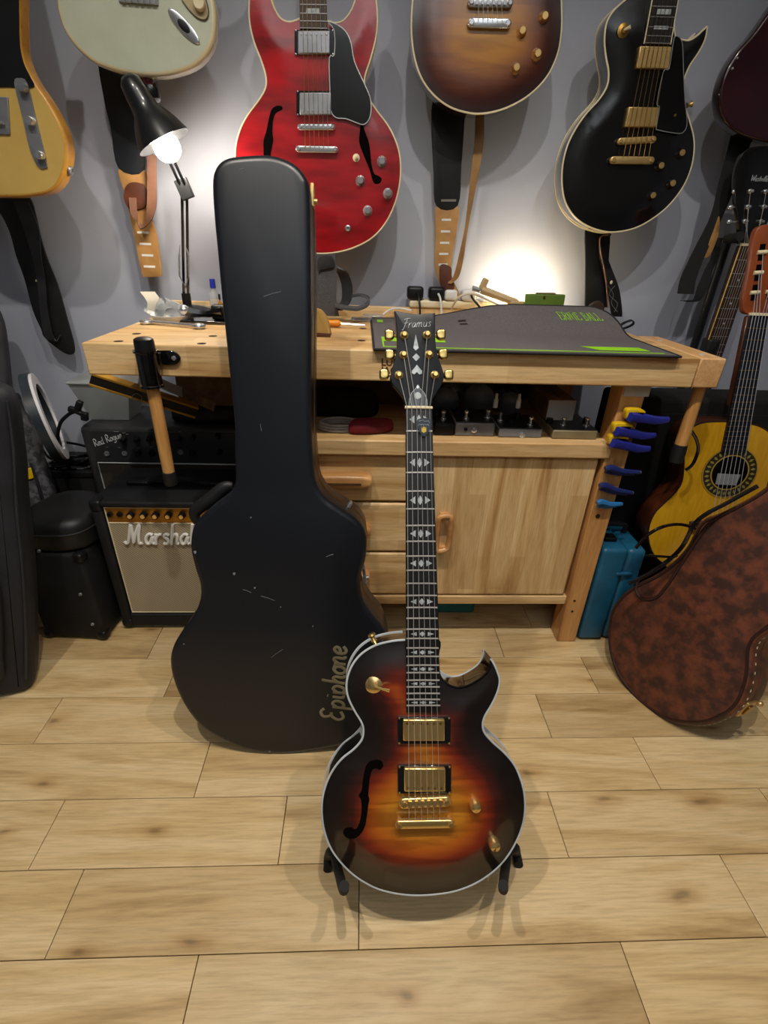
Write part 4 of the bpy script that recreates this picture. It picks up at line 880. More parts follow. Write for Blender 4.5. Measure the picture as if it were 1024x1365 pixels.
gbody(RF, rg, bd, .044, M('dark_cherry_side', '#6d0c12', '#52080c', .25, coat=1), REDM, IVORY, bback=IVORY)
def rq(x0, y0, x1, y1, F=Bc): return F((x0, y0), (x1, y0), (x1, y1), (x0, y1))
neckup(RF, rg, *Bc((512, 132), (637, 134)), (.0, 1), ROSE, M('cherry_neck', '#5c0d10', '#47090c', .3), .46, .009, True, BLKG)
for y in (20, 60, 95, 127): part(MB().tube([RF.p(*Bc((513, y))[0], .0095), RF.p(*Bc((636, y+2))[0], .0095)], .0011, 6), 'fret', STEEL, rg, True)
part(MB().prism(RF.p2(rq(540, 38, 600, 60), .0093), .008, .0095), 'fret_inlay', PEARL, rg, True)
pg = smooth([p.to_3d() for p in RF.p2(Bc((640, 100), (690, 118), (725, 150), (745, 200), (760, 280), (800, 370), (830, 440), (836, 500), (825, 545), (800, 567), (760, 555), (720, 540), (676, 535), (652, 500), (648, 400), (646, 262), (668, 250), (668, 140)), .01)], 3)
g_ = part(MB().prism(pg, .0085, .0105), 'pickguard', BLKG, rg, True); part(MB().tube([(p.x, p.y, .0104) for p in pg], .0011, 5, closed=True), 'pickguard_edge', BINDW, g_, True)
humbucker(RF, rg, rq(487, 135, 668, 250), rq(502, 138, 648, 243), .003, BLKG, STEEL, 'top', .005, .012); humbucker(RF, rg, rq(495, 412, 680, 525), rq(510, 420, 653, 521), .003, BLKG, STEEL, 'bottom', .006, .014)
bridge(RF, rg, *Bc((512, 577), (660, 577)), .003, .0062, CHR); bridge(RF, rg, *Bc((505, 677), (672, 680)), .003, .007, CHR, 'tailpiece', False)
AMB = M('clear_knob', '#a9adb2', '#5f6368', .15, .3, coat=1, scale=60)
for p in Bc((885, 733), (787, 822), (912, 880), (820, 958)): knob(RF, rg, *p, .003, AMB, .0125, .014, 'hat', STEEL)
q = RF.p(*Bc((768, 718))[0], .004); part(MB().lathe([(.009, 0), (.0085, .002), (.0045, .004), (.004, .014), (0, .016)], (q.x, q.y, .003), (0, 0, 1), 14), 'selector_switch', IVORY, rg, True)
q = RF.p(*Bc((730, 1038))[0], .004); part(MB().lathe([(.008, 0), (.007, .004), (.004, .005), (.0038, .001), (0, .001)], (q.x, q.y, .003), (0, 0, 1), 14), 'output_jack', CHR, rg, True)
fhole(RF, rg, Bc((405, 482), (428, 484), (432, 498), (415, 507), (398, 520), (388, 560), (387, 610), (390, 640), (380, 690), (372, 760), (350, 800), (320, 815), (310, 800), (330, 790), (345, 740), (346, 690), (346, 640), (358, 600), (368, 550), (382, 500)), .0042, HOLE)
fhole(RF, rg, Bc((792, 560), (812, 610), (826, 650), (833, 700), (838, 750), (850, 790), (870, 800), (884, 815), (875, 833), (855, 837), (842, 820), (828, 770), (805, 715), (782, 650), (784, 600)), .0042, HOLE)
strings(RF, rg, Bc(*[(522+20*i, -60) for i in range(6)]), Bc(*[(536+21*i, 675) for i in range(6)]), .013, .02, BRASS, .0006)
# sunburst single-cut
def Cc(*p): return cr(500, 0, .29297, p)
SF_ = vpl(640, 151, GY_)
sg = root('electric_guitar', 'dark sunburst single-cut guitar body with gold knobs, high on the wall', 'guitar', SF_)
bd = Cc((190, -130), (173, -30), (164, 80), (166, 180), (182, 280), (217, 370), (272, 440), (342, 490), (420, 515), (490, 519), (580, 500), (670, 457), (742, 400), (797, 330), (835, 240), (851, 140), (852, 40), (845, -60), (815, -160), (775, -240), (755, -300), (765, -360), (800, -420), (820, -480), (770, -450), (700, -440), (640, -480), (600, -540), (480, -560), (360, -560), (280, -520), (235, -450), (228, -380), (245, -310), (240, -240), (215, -180))
gbody(SF_, sg, bd, .05, M('dark_red_side', '#3a1512', '#2a0e0c', .25, coat=1), burst('tobacco_burst', [(.06, '#1f0a07'), (.2, '#3c1207'), (.36, '#6e360a'), (.55, '#a3690e'), (.85, '#b3801e')], .55, 45), IVORY, bback=None, step=.012, dome=.006)
bridge(SF_, sg, *Cc((440, 100), (605, 105)), .004, .0085, CHR, 'tailpiece', False); bridge(SF_, sg, *Cc((440, 8), (615, 12)), .004, .0075, STEEL)
humbucker(SF_, sg, rq(430, -180, 640, -60, Cc), rq(450, -170, 620, -70, Cc), .004, BLK, STEEL, 'bottom')
neckup(SF_, sg, *Cc((470, -540), (600, -540)), (0, 1), ROSE, M('mahogany_neck', '#4a1c12', '#38140d', .3), .4, .009, True, BLKG)
AKN = M('amber_knob', '#b8864a', '#6e441c', .2, .2, coat=1, scale=60)
for p in Cc((772, 74), (670, 140), (740, 244), (643, 308)): knob(SF_, sg, *p, .005, AKN, .0125, .014, 'hat', GOLDM)
strings(SF_, sg, Cc(*[(478+17*i, -300) for i in range(6)]), Cc(*[(470+22*i, 102) for i in range(6)]), .016, .019, STRING, .0005)
# black single-cut custom
def Dc(*p): return cr(724, 0, .29297, p)
LF = vpl(812, 308, GY_)
lg = root('electric_guitar', 'black single-cut guitar with white binding and gold pickups', 'guitar', LF)
bd = Dc((470, -60), (410, -30), (352, 15), (310, 60), (285, 115), (278, 190), (285, 260), (297, 330), (290, 390), (255, 450), (200, 510), (150, 580), (110, 660), (88, 750), (85, 840), (100, 920), (140, 985), (200, 1030), (280, 1056), (350, 1056), (430, 1036), (510, 990), (580, 930), (640, 850), (675, 770), (690, 690), (688, 620), (670, 550), (645, 470), (637, 410), (645, 360), (670, 300), (710, 240), (740, 180), (753, 113), (730, 132), (700, 160), (665, 180), (630, 175), (605, 160), (600, 100))
gbody(LF, lg, bd, .052, BLKWOOD, M('black_top_lacquer', '#0e0e10', '#0a0a0b', .14, coat=1), IVORY, corners=(0, 34, 40), bback=IVORY, step=.015, dome=.006)
UPV = LF.p(*Dc((556, 0))[0]).xy-LF.p(*Dc((520, 203))[0]).xy
neckup(LF, lg, *Dc((460, 200), (580, 204)), UPV, EBONY, BLKWOOD, .46, .012, True, BLKG)
A_, B_, A2, B2 = *Dc((460, 200), (580, 204)), *Dc((497, 0), (615, 2))
frets(LF, lg, A_, B_, A2, B2, (.03, .19, .39, .62, .86), .0124, CHR)
part(MB().tube([LF.p(*A_, .011), LF.p(*A2, .011)], .0016, 5), 'neck_binding', IVORY, lg, True); part(MB().tube([LF.p(*B_, .011), LF.p(*B2, .011)], .0016, 5), 'neck_binding', IVORY, lg, True)
for t0, t1 in ((.34, .42), (.68, .8)): part(MB().prism(LF.p2([lerp(lerp(A_, A2, t0), lerp(B_, B2, t0), .25), lerp(lerp(A_, A2, t0), lerp(B_, B2, t0), .8), lerp(lerp(A_, A2, t1), lerp(B_, B2, t1), .8), lerp(lerp(A_, A2, t1), lerp(B_, B2, t1), .25)], .0123), .011, .0125), 'fret_inlay', PEARL, lg, True)
humbucker(LF, lg, None, Dc((443, 208), (588, 211), (573, 313), (427, 309)), .006, BLK, GOLDM, 'top', cov_h=.01); humbucker(LF, lg, None, Dc((392, 485), (530, 488), (516, 578), (375, 577)), .006, BLK, GOLDM, 'bottom', cov_h=.012)
bridge(LF, lg, *Dc((355, 642), (505, 634)), .005, .007, GOLDM); bridge(LF, lg, *Dc((322, 728), (495, 730)), .005, .0082, GOLDM, 'tailpiece', False)
for p in Dc((630, 696), (535, 754), (588, 834), (498, 889)): knob(LF, lg, *p, .005, BLKG, .0125, .013, 'hat', GOLDM)
q = LF.p(*Dc((365, 140))[0], .006); sw = part(MB().lathe([(.014, 0), (.0135, .0012), (.006, .0025), (.005, .006), (0, .006)], (q.x, q.y, .006), (0, 0, 1), 18), 'selector_switch', BRASS, lg, True); part(MB().tube([(q.x, q.y, .011), (q.x+.009, q.y+.003, .02)], [.002, .004], 8), 'switch_tip', IVORY, sw, True)
pg = smooth([p.to_3d() for p in LF.p2(Dc((602, 165), (632, 190), (638, 300), (645, 450), (655, 560), (640, 600), (610, 607), (525, 592), (516, 578), (530, 488), (518, 470), (548, 325), (573, 313), (590, 209)), .014)], 3)
g_ = part(MB().prism(pg, .012, .0145), 'pickguard', BLKG, lg, True); part(MB().tube([(p.x, p.y, .0144) for p in pg], .0009, 5, closed=True), 'pickguard_edge', M('grey_edge', '#8b8e92', '#74777b', .4), g_, True)
q = LF.p(*Dc((602, 525))[0], .015); part(MB().lathe([(.0035, 0), (.003, .0015), (0, .002)], (q.x, q.y, .0145), (0, 0, 1), 10), 'pickguard_screw', BRASS, g_, True)
q = LF.p(*Dc((655, 480))[0], -.02); part(MB().lathe([(.006, 0), (.004, .004), (.004, .008), (.007, .012), (0, .013)], (q.x, q.y, -.02), (1, .3, 0), 12), 'strap_button', GOLDM, lg, True)
strings(LF, lg, [lerp(A2, B2, .1+.16*i) for i in range(6)], Dc(*[(366+23*i, 716) for i in range(6)]), .016, .022, BRASS, .0006)
# burgundy body cut by the right edge
UF = vpl(1075, 190, GY_)
ug = root('electric_guitar', 'dark burgundy guitar body cut off by the top right edge', 'guitar', UF)
bd = Dc((1180, -160), (1110, -60), (1040, 40), (960, 150), (890, 230), (840, 310), (811, 390), (803, 460), (815, 530), (850, 580), (900, 612), (960, 633), (1040, 650), (1130, 645), (1220, 610), (1300, 540), (1350, 440), (1360, 330), (1330, 210), (1300, 110), (1330, 0), (1390, -120), (1340, -150), (1270, -80))
gbody(UF, ug, bd, .04, M('burgundy_lacquer', '#2e0f16', '#22090f', .2, coat=1), M('burgundy_top', '#33121a', '#260b12', .2, coat=1), None, rim=.006, step=.03)
neckup(UF, ug, *Dc((1215, -100), (1330, -90)), (.12, 1), ROSE, MATS['burgundy_lacquer'], .45, .008, True, BLKG)
bridge(UF, ug, *Dc((1100, 300), (1260, 330)), .003, .008, CHR)
for p in Dc((862, 312), (884, 265)): q = UF.p(*p, .001); part(MB().sph((q.x, q.y, .001), .003, 8), 'screw', STEEL, ug, True)
# white double-cut, top left
def Ac(*p): return cr(0, 0, .29297, p)
TF = vpl(200, 103, 1.46)
tg = root('electric_guitar', 'off-white double-cut guitar body with chrome jack plate, top left', 'guitar', TF)
bd = Ac((268, -160), (255, -80), (253, 0), (262, 60), (285, 130), (330, 200), (385, 255), (445, 295), (540, 328), (640, 345), (740, 347), (830, 327), (900, 292), (950, 236), (975, 170), (982, 90), (975, 10), (950, -80), (915, -150), (900, -220), (920, -300), (960, -380), (985, -460), (930, -450), (850, -390), (760, -370), (640, -370), (560, -400), (500, -480), (420, -540), (370, -520), (350, -440), (345, -350), (320, -260), (290, -205))
WHT = M('aged_white_lacquer', '#bfc5b2', '#b5bba6', .22, coat=1); gbody(TF, tg, bd, .044, M('cream_lacquer_side', '#d8cba6', '#cbbd96', .25, coat=1), WHT, None, rim=.008, step=.03)
part(quad(TF, Ac((538, -40), (716, -30), (720, 24), (540, 8)), 0, .004), 'bridge_plate', STEEL, tg, True, .001)
for i in range(6): part(quad(TF, Ac((546+28*i, -35+i*2), (568+28*i, -34+i*2), (570+28*i, 10+i*2), (548+28*i, 8+i*2)), .004, .008), 'saddle', CHR, tg, True, .001)
a, b = TF.p(*Ac((765, 40))[0], .002).xy, TF.p(*Ac((908, 198))[0], .002).xy; c = (a+b)/2; d = (b-a)/2; s = Vector((-d.y, d.x)).normalized()*.0125
jp = part(MB().rings([c+d*math.cos(t)+s*math.sin(t)*1. for t in [2*math.pi*i/28 for i in range(28)]], 0, .004, 0, .0025), 'jack_plate', CHR, tg, True); part(MB().rings([c+d*.38*math.cos(t)+s*.62*math.sin(t) for t in [2*math.pi*i/16 for i in range(16)]], .003, .0046, 0, .0005), 'jack_recess', BLK, jp, True)
pg = smooth([p.to_3d() for p in TF.p2(Ac((790, -60), (832, 5), (868, 52), (905, 84), (938, 88), (949, 55), (938, 0), (910, -70), (880, -140), (700, -330), (560, -330), (520, -200), (640, -80)), .002)], 3); g_ = part(MB().prism(pg, 0, .003), 'pickguard', M('aged_pickguard', '#b3a37c', '#96855f', .3), tg, True); part(MB().tube([(p.x, p.y, .003) for p in pg], .0012, 5, closed=True), 'pickguard_edge', M('dark_edge', '#57503c', '#484230', .5), g_, True)
knob(TF, tg, *Ac((905, 12))[0], .003, IVORY, .013, .012, 'speed'); knob(TF, tg, *Ac((860, -120))[0], .003, IVORY, .013, .012, 'speed')
neckup(TF, tg, *Ac((600, -330), (770, -330)), (0, 1), wood('maple_neck', '#d8b47a', '#c9a266', '#b48b50', 1, .3), MATS['maple_neck'], .4, .006)
strings(TF, tg, Ac(*[(560+26*i, -300) for i in range(6)]), Ac(*[(556+28*i, -10) for i in range(6)]), .008, .009, STRING, .0005)
# butterscotch single-cut, far left
EF = vpl(20, 262, 1.42)
eg = root('electric_guitar', 'worn butterscotch guitar body with black pickguard, far left edge', 'guitar', EF)
bd = Ac((90, -120), (88, -40), (88, 60), (92, 200), (108, 275), (150, 360), (205, 440), (252, 520), (287, 595), (304, 670), (301, 740), (282, 810), (250, 858), (200, 884), (100, 896), (0, 897), (-110, 890), (-220, 850), (-310, 780), (-360, 680), (-370, 570), (-340, 440), (-300, 330), (-290, 220), (-320, 100), (-340, 0), (-300, -110), (-200, -170), (-80, -150), (20, -130))
BUT_ = M('butterscotch_lacquer', '#ccad62', '#ba994e', .3, coat=.8, scale=5); gbody(EF, eg, bd, .045, M('worn_honey_side', '#d39f45', '#bd8530', .35, coat=.5, scale=30), BUT_, None, rim=.006, step=.03)
pg = smooth([p.to_3d() for p in EF.p2(Ac((86, -110), (84, -40), (84, 60), (88, 200), (106, 285), (135, 345), (155, 392), (110, 400), (40, 395), (-60, 390), (-160, 330), (-230, 200), (-200, 0), (-100, -120)), .002)], 3); part(MB().prism(pg, 0, .0025), 'pickguard', BLK, eg, True)
cp = smooth([p.to_3d() for p in EF.p2(Ac((66, 378), (90, 356), (125, 378), (160, 520), (213, 738), (206, 764), (178, 760), (140, 690), (100, 520)), .002)], 3); c_ = part(MB().prism(cp, 0, .0035), 'control_plate', STEEL, eg, True)
for p, rr_, m_ in zip(Ac((100, 396), (136, 550), (180, 706)), (.0095, .0085, .0085), (STEEL, CHR, CHR)):
    q = EF.p(*p, .012); part(MB().lathe([(rr_*1.0, 0), (rr_, .013), (rr_*.85, .015), (0, .0155)], (q.x, q.y, .0035), (0, 0, 1), 16), 'knob', m_, c_, True)
br = part(quad(EF, Ac((-160, 440), (35, 440), (45, 612), (-160, 612)), 0, .004), 'bridge_plate', STEEL, eg, True, .001)
for i in range(3): q = EF.p(*Ac((-110+55*i, 560))[0], .006); part(MB().cyl((q.x-.009, q.y, .009), (q.x+.009, q.y, .009), .0035, n=8), 'saddle', CHR, br, True)
q = EF.p(*Ac((336, 778))[0], -.022); i_ = q; part(MB().lathe([(.0105, 0), (.0095, .003), (.006, .004), (.0055, .001), (0, .001)], (q.x-.008, q.y, -.022), (.95, -.3, 0), 16), 'jack_socket', STEEL, eg, True)
neckup(EF, eg, *Ac((-120, -120), (20, -120)), (0, 1), MATS['maple_neck'], MATS['maple_neck'], .45, .006)

# ------------------------------------------------------------------ straps hanging below the guitars
def strapslab(f, pts, w0, w1, k=4, corners=()): return MB().rings(dedupe([Vector((p.x, p.y)) for p in smooth([p.to_3d() for p in f.p2(pts)], k, corners=corners)], 3e-4), w0, w1, .001, .001, 2)
def r1(*p): return cr(0, 180, .27837, p)
s1 = Frame(atY(85, 470, 1.60)); so = root('guitar_strap', 'long black leather strap hanging from the butterscotch guitar', 'strap', s1)
part(strapslab(s1, r1((-40, 250), (60, 250), (135, 300), (165, 390), (190, 500), (222, 600), (270, 720), (318, 890), (349, 1005), (345, 1050), (300, 1045), (210, 975), (190, 930), (150, 840), (110, 690), (70, 580), (40, 470), (0, 385), (-40, 330)), -.012, -.006), 'strap_tail', LEATH, so, True)
part(MB().ribbon([s1.p(*p, w) for p, w in zip(r1((100, 320), (150, 450), (180, 600), (200, 720), (212, 850), (235, 960), (275, 985), (290, 960)), (.0, .006, .012, .012, .01, .008, .004, -.002))], [s1.ex*.02]*2+[s1.ex*.012-s1.n*.006]*4+[s1.ey*.006]*2, .003, 4), 'twisted_strap_end', M('worn_black_leather', '#2a2b2f', '#1b1c1f', .35, bmp=.3, bscale=300), so, True)
part(MB().prism(s1.p2(r1((170, 692), (190, 692), (190, 702), (170, 702)), -.0055), -.006, -.005), 'slot', IVORY, so, True)
s2 = Frame(atY(205, 365, 1.60)); so = root('guitar_strap', 'black and tan leather strap looped below the off-white guitar', 'strap', s2)
part(strapslab(s2, Ac((445, 250), (545, 270), (600, 400), (640, 520), (652, 772), (536, 765), (500, 580), (470, 450)), -.010, -.003), 'black_pad', M('navy_black_leather', '#1b2029', '#14181f', .5, bmp=.2, bscale=400), so, True)
tn = part(strapslab(s2, Ac((536, 762), (652, 770), (668, 850), (690, 1000), (712, 1070), (733, 1238), (722, 1258), (660, 1260), (642, 1244), (604, 1060), (570, 900)), -.008, -.004), 'tan_tail', TAN, so, True)
for x, y in ((650, 1058), (661, 1110), (671, 1162), (680, 1213)): part(MB().prism(s2.p2(Ac((x-26, y-6), (x+26, y-4), (x+26, y+6), (x-26, y+4)), -.0035), -.0045, -.0034), 'slot', WHITE, tn, True)
part(MB().ribbon([s2.p(*p, w) for p, w in zip(Ac((690, 700), (692, 820), (690, 930), (672, 1010), (640, 1030), (612, 980), (604, 900)), (.02, .03, .034, .03, .024, .014, .004))], [s2.ex*.011+s2.n*.004]*3+[s2.ex*.008+s2.ey*.004]*1+[s2.ey*.006+s2.n*.006, s2.ex*.008, s2.ex*.010], .003, 5), 'leather_loop', PINKL, so, True)
part(strapslab(s2, Ac((575, 850), (600, 830), (645, 835), (668, 865), (668, 930), (640, 950), (590, 950), (565, 900)), -.003, .004), 'brown_tab', BROWNL, so, True)
s3 = Frame(atY(605, 395, 1.60)); so = root('guitar_strap', 'black and tan strap hanging below the dark sunburst guitar', 'strap', s3)
part(strapslab(s3, Cc((268, 430), (410, 430), (408, 560), (395, 750), (378, 935), (282, 938), (268, 780)), -.012, -.004), 'black_pad', LEATH, so, True)
part(MB().prism(s3.p2(Cc((300, 907), (370, 907), (368, 917), (302, 917)), -.0035), -.005, -.0035), 'stitched_seam', M('grey_stitch', '#7b7870', '#68655e', .7), so, True)
tn = part(strapslab(s3, Cc((282, 935), (378, 935), (368, 1080), (350, 1180), (352, 1260), (387, 1340), (378, 1362), (340, 1362), (300, 1300), (274, 1210), (276, 1080)), -.010, -.005), 'tan_tail', TAN, so, True)
for y, x in ((947, 328), (1000, 325), (1053, 321), (1105, 317), (1155, 313), (1204, 310)): part(MB().prism(s3.p2(Cc((x-21, y-5), (x+21, y-5), (x+21, y+5), (x-21, y+5)), -.0045), -.0055, -.0042), 'slot', WHITE, tn, True)
part(MB().ribbon([s3.p(*p, w) for p, w in zip(Cc((476, 500), (474, 640), (455, 780), (432, 930), (412, 1060), (390, 1180), (368, 1260), (335, 1290)), (.01, .012, .014, .014, .013, .012, .008, .002))], [s3.ex*.011, s3.ex*.012, s3.ex*.011, s3.ex*.006+s3.n*.008, s3.ex*.004+s3.n*.009, s3.ex*.007+s3.n*.005, s3.ex*.008, s3.ex*.006+s3.ey*.006], .003, 5), 'narrow_strap', M('golden_tan_leather', '#a27c48', '#7c5730', .5), so, True)
part(strapslab(s3, Cc((300, 1205), (345, 1215), (350, 1260), (362, 1300), (350, 1325), (310, 1325), (295, 1270)), -.005, .001), 'brown_tab', BROWNL, so, True)
s4 = Frame(atY(800, 410, 1.60)); so = root('guitar_strap', 'black leather strap hanging below the black single-cut guitar', 'strap', s4)
part(strapslab(s4, Dc((205, 1020), (305, 1020), (303, 1200), (298, 1400), (196, 1400), (198, 1200)), -.012, -.006, corners=(3, 4)), 'wide_band', LEATH, so, True)
nb_ = part(MB().ribbon([s4.p(*p, w) for p, w in zip(Dc((300, 1068), (266, 1080), (268, 1140), (290, 1220), (318, 1310), (332, 1400), (336, 1440)), (-.01, .0, .006, .008, .008, .006, .004))], [s4.ex*.005+s4.ey*.004, s4.ex*.006+s4.n*.003, s4.ex*.009, s4.ex*.014, s4.ex*.018, s4.ex*.018, s4.ex*.016], .004, 5), 'decorated_strap', LEATH, so, True)
part(MB().tube([s4.p(*p, .012) for p in Dc((300, 1066), (262, 1080), (262, 1140), (278, 1220), (290, 1310), (296, 1400))], .0022, 6, k=4), 'pale_edge', PINKL, so, True)
q = s4.p(*Dc((311, 1285))[0], .012); part(MB().sph((q.x, q.y, .012), .0042, 10, (1, 1.3, .5)), 'bead', IVORY, nb_, True)
mb = MB()
for a in ((-1), 1): mb.tube([s4.p(*p, .0115) for p in Dc((311+16*a, 1300), (311-10*a, 1340), (325+14*a, 1380), (332-8*a, 1420))], .0006, 4, k=3)
part(mb, 'stitching', M('grey_thread', '#7f8286', '#6a6d71', .7), nb_, True)
s5 = Frame(atY(925, 405, 1.56)); so = root('guitar_strap', 'black webbing strap folded in a loop below the burgundy guitar', 'strap', s5)
def q8(*p): return cr(860, 150, .21984, p)
part(MB().ribbon([s5.p(*p, w) for p, w in zip(q8((600, 100), (500, 430), (420, 660), (330, 850), (265, 1000), (245, 1100)), (0, 0, .004, .008, .012, .016))], [s5.ex*.03, s5.ex*.024, s5.ex*.015+s5.n*.012, s5.ex*.018+s5.n*.008, s5.ex*.023, s5.ex*.024], .003, 5), 'front_fall', WEB, so, True)
part(MB().ribbon([s5.p(*p, w) for p, w in zip(q8((248, 1140), (310, 1140), (350, 1060), (385, 960), (420, 880), (450, 760)), (.018, .004, -.002, -.006, -.006, -.004))], [s5.ex*.021+s5.ey*-.006, s5.ex*.014+s5.ey*-.004, s5.ex*.016, s5.ex*.012, s5.ex*.010, s5.ex*.010], .003, 5), 'back_fall', WEB, so, True)
part(strapslab(s5, q8((440, 630), (412, 700), (350, 865), (378, 872), (412, 810), (440, 720)), .004, .008), 'tan_tab', TAN, so, True)
# strap in folds on the bench, under the red guitar
def q3(*p): return cr(410, 320, .14648, p)
s6 = Frame(atY(455, 428, 1.50)); so = root('guitar_strap', 'grey felt and black strap lying in folds below the red guitar', 'strap', s6)
def dn(x, y, w): q = s6.p(x, y, w); return q
part(MB().ribbon([s6.p(*p, w) for p, w in zip(q3((150, 130), (165, 260), (165, 400), (165, 560), (190, 690)), (.0, .004, .01, .014, .016))], [s6.ex*.03]*5, .005, 4), 'grey_face', GREYF, so, True)
part(MB().ribbon([s6.p(*p, w) for p, w in zip(q3((150, 200), (250, 250), (320, 300), (360, 420), (350, 560), (270, 640)), (-.02, -.014, -.01, -.01, -.006, .0))], [s6.ey*.014, s6.ex*.012+s6.ey*.012, s6.ex*.014+s6.ey*.008, s6.ex*.015, s6.ex*.014, s6.ex*.014], .005, 5), 'black_loop', LEATH, so, True)
part(MB().ribbon([s6.p(*p, w) for p, w in zip(q3((250, 585), (320, 610), (400, 620), (470, 620), (545, 585), (555, 530), (480, 500), (400, 510)), (.03, .036, .04, .036, .02, .0, -.014, -.02))], [s6.ey*.031]*4+[s6.ey*.03]*2+[s6.ey*.016]*2, .006, 5), 'folded_felt', GREYF, so, True)
part(strapslab(s6, q3((100, 165), (215, 145), (245, 240), (130, 270), (105, 300)), .006, .014), 'webbing_slide', WEB, so, True)

# ------------------------------------------------------------------ desk lamp
def AY(p, Y): return atY(*p, Y)
lb = AY((248, 404), 1.52); lb = Vector((lb.x, 1.53, TZ))
dl = root('desk_lamp', 'black spring-arm desk lamp with a lit globe bulb, left on the bench', 'lamp', lb)
part(MB().lathe([(.068, 0), (.069, .006), (.066, .014), (.045, .02), (.02, .024), (0, .024)], lb, (0, 0, 1), 32), 'base', BLK, dl)
part(MB().cyl(lb+Vector((0, 0, .02)), lb+Vector((0, 0, .055)), .012, n=14), 'socket', BLK, dl)
e0, e1, e2 = lb+Vector((0, 0, .05)), AY((246, 252), 1.49), AY((226, 208), 1.46)
ex_ = Vector((.006, 0, 0))
for s in (-1, 1):
    part(MB().tube([e0+ex_*s, e1+ex_*s], .0038, 6), 'lower_rod', BLKG, dl); part(MB().tube([e1+ex_*s, e2+ex_*s], .0038, 6), 'upper_rod', BLKG, dl)
    a = e0.lerp(e1, .2)+Vector((.012*s-.003, -.006, 0)); b = e0.lerp(e1, .42)+Vector((.012*s-.003, -.006, 0)); mb = MB()
    mb.tube([a.lerp(b, i/72)+Vector((.003*math.cos(i*1.4), .003*math.sin(i*1.4), 0)) for i in range(73)], .0009, 4); part(mb, 'spring', STEEL, dl)
    part(MB().tube([b, b+Vector((-.004*s, .004, .02))], .0016, 5), 'spring_hook', STEEL, dl); part(MB().tube([a, e0.lerp(e1, .08)], .0016, 5), 'spring_hook', STEEL, dl)
part(MB().box(-.016, .016, -.007, .007, -.022, .022, Matrix.Translation(e1) @ Matrix.Rotation(-.35, 4, 'Y')), 'elbow_bracket', M('dark_steel', '#4b4d51', '#37393d', .35, .8), dl, bevel=.002)
sA, sB = AY((170, 103), 1.425), AY((219, 190), 1.435); ax = (sB-sA).normalized(); L_ = (sB-sA).length
part(MB().lathe([(0, -.004), (.014, -.002), (.023, .008), (.0265, .03), (.028, L_*.38), (.031, L_*.5), (.042, L_*.62), (.053, L_*.78), (.060, L_*.92), (.064, L_), (.062, L_), (.058, L_*.92), (.051, L_*.79), (.04, L_*.64), (.026, L_*.5), (.02, L_*.45), (0, L_*.44)], sA, ax, 32), 'lamp_shade', M('black_enamel', '#1a1c20', '#121417', .32, coat=.4), dl)
bulb_m = M('lit_bulb', '#fff0d8', '#fff0d8', .5, emit=95.)
bc_ = sA+ax*(L_*1.08)
part(MB().sph(bc_, .030, 20), 'bulb', bulb_m, dl)
part(MB().tube([e2, sA.lerp(sB, .6)+Vector((0, .03, .01))], .006, 8), 'shade_bracket', BLK, dl)
# small chrome-capped spare spotlight head behind the shade
gm = root('chrome_ball_lamp', 'small glossy chrome lamp head behind the desk lamp shade', 'lamp', AY((200, 118), 1.50))
part(MB().lathe([(0, 0), (.012, .003), (.02, .016), (.021, .04), (.014, .055), (0, .058)], AY((193, 97), 1.50), AY((208, 140), 1.49)-AY((193, 97), 1.50), 18), 'head', BLKG, gm); part(MB().sph(AY((198, 108), 1.485), .013, 12), 'red_lens', M('red_glass', '#7a1b1e', '#5a1013', .1, coat=1), gm)

# ------------------------------------------------------------------ things on the left of the bench top
def onb(x, y): return atZ(x, y, TZ)
a, b = onb(196, 432), onb(266, 438); d = (b-a).normalized()
wr = root('spanner', 'chrome ring spanner lying on the left of the bench top', 'spanner', a.lerp(b, .5))
part(MB().tube([a+Vector((0, 0, .006)), b+Vector((0, 0, .006))], .0045, 8), 'shaft', CHR, wr)
for e, r_ in ((a, .012), (b, .011)): part(MB().tube([e+Vector((r_*math.cos(t), r_*math.sin(t), .006)) for t in [2*math.pi*i/16 for i in range(16)]], .005, 8, closed=True), 'ring_end', CHR, wr)
c = onb(229, 429); ds = root('dish', 'small white dish holding clear plastic and tissue', 'dish', c)
part(MB().lathe([(.03, 0), (.043, .006), (.049, .018), (.047, .018), (.04, .008), (0, .006)], c, (0, 0, 1), 24), 'bowl', WHITE, ds)
CLEAR = M('clear_film', '#dfe3e6', '#cfd4d8', .15, trans=.75, ior=1.15, bmp=.6, bscale=40)
for i in range(5):
    t = i*1.3; part(MB().ribbon([c+Vector((.035*math.cos(t), .03*math.sin(t), .012)), c+Vector((.02*math.cos(t+.5), .02*math.sin(t+.5), .034+.004*i)), c+Vector((-.03*math.cos(t), -.02*math.sin(t), .018+.006*i))], Vector((.018*math.sin(t), -.018*math.cos(t), .01)), .0006, 4), 'crumpled_film', CLEAR, ds)
part(MB().ribbon([c+Vector((-.045, 0, .02)), c+Vector((-.035, .0, .045)), c+Vector((-.05, .004, .07))], Vector((.016, .006, 0)), .001, 4), 'folded_tissue', M('tissue', '#d9d4c6', '#cac4b4', .9), ds); part(MB().ribbon([c+Vector((-.03, -.01, .016)), c+Vector((-.06, -.01, .03))], Vector((0, .006, .004)), .001), 'film_tail', CLEAR, ds)
a = onb(272, 431); cl = root('bench_clamp_tool', 'black metal string-cutting tool on a flat plate, on the bench', 'tool', a)
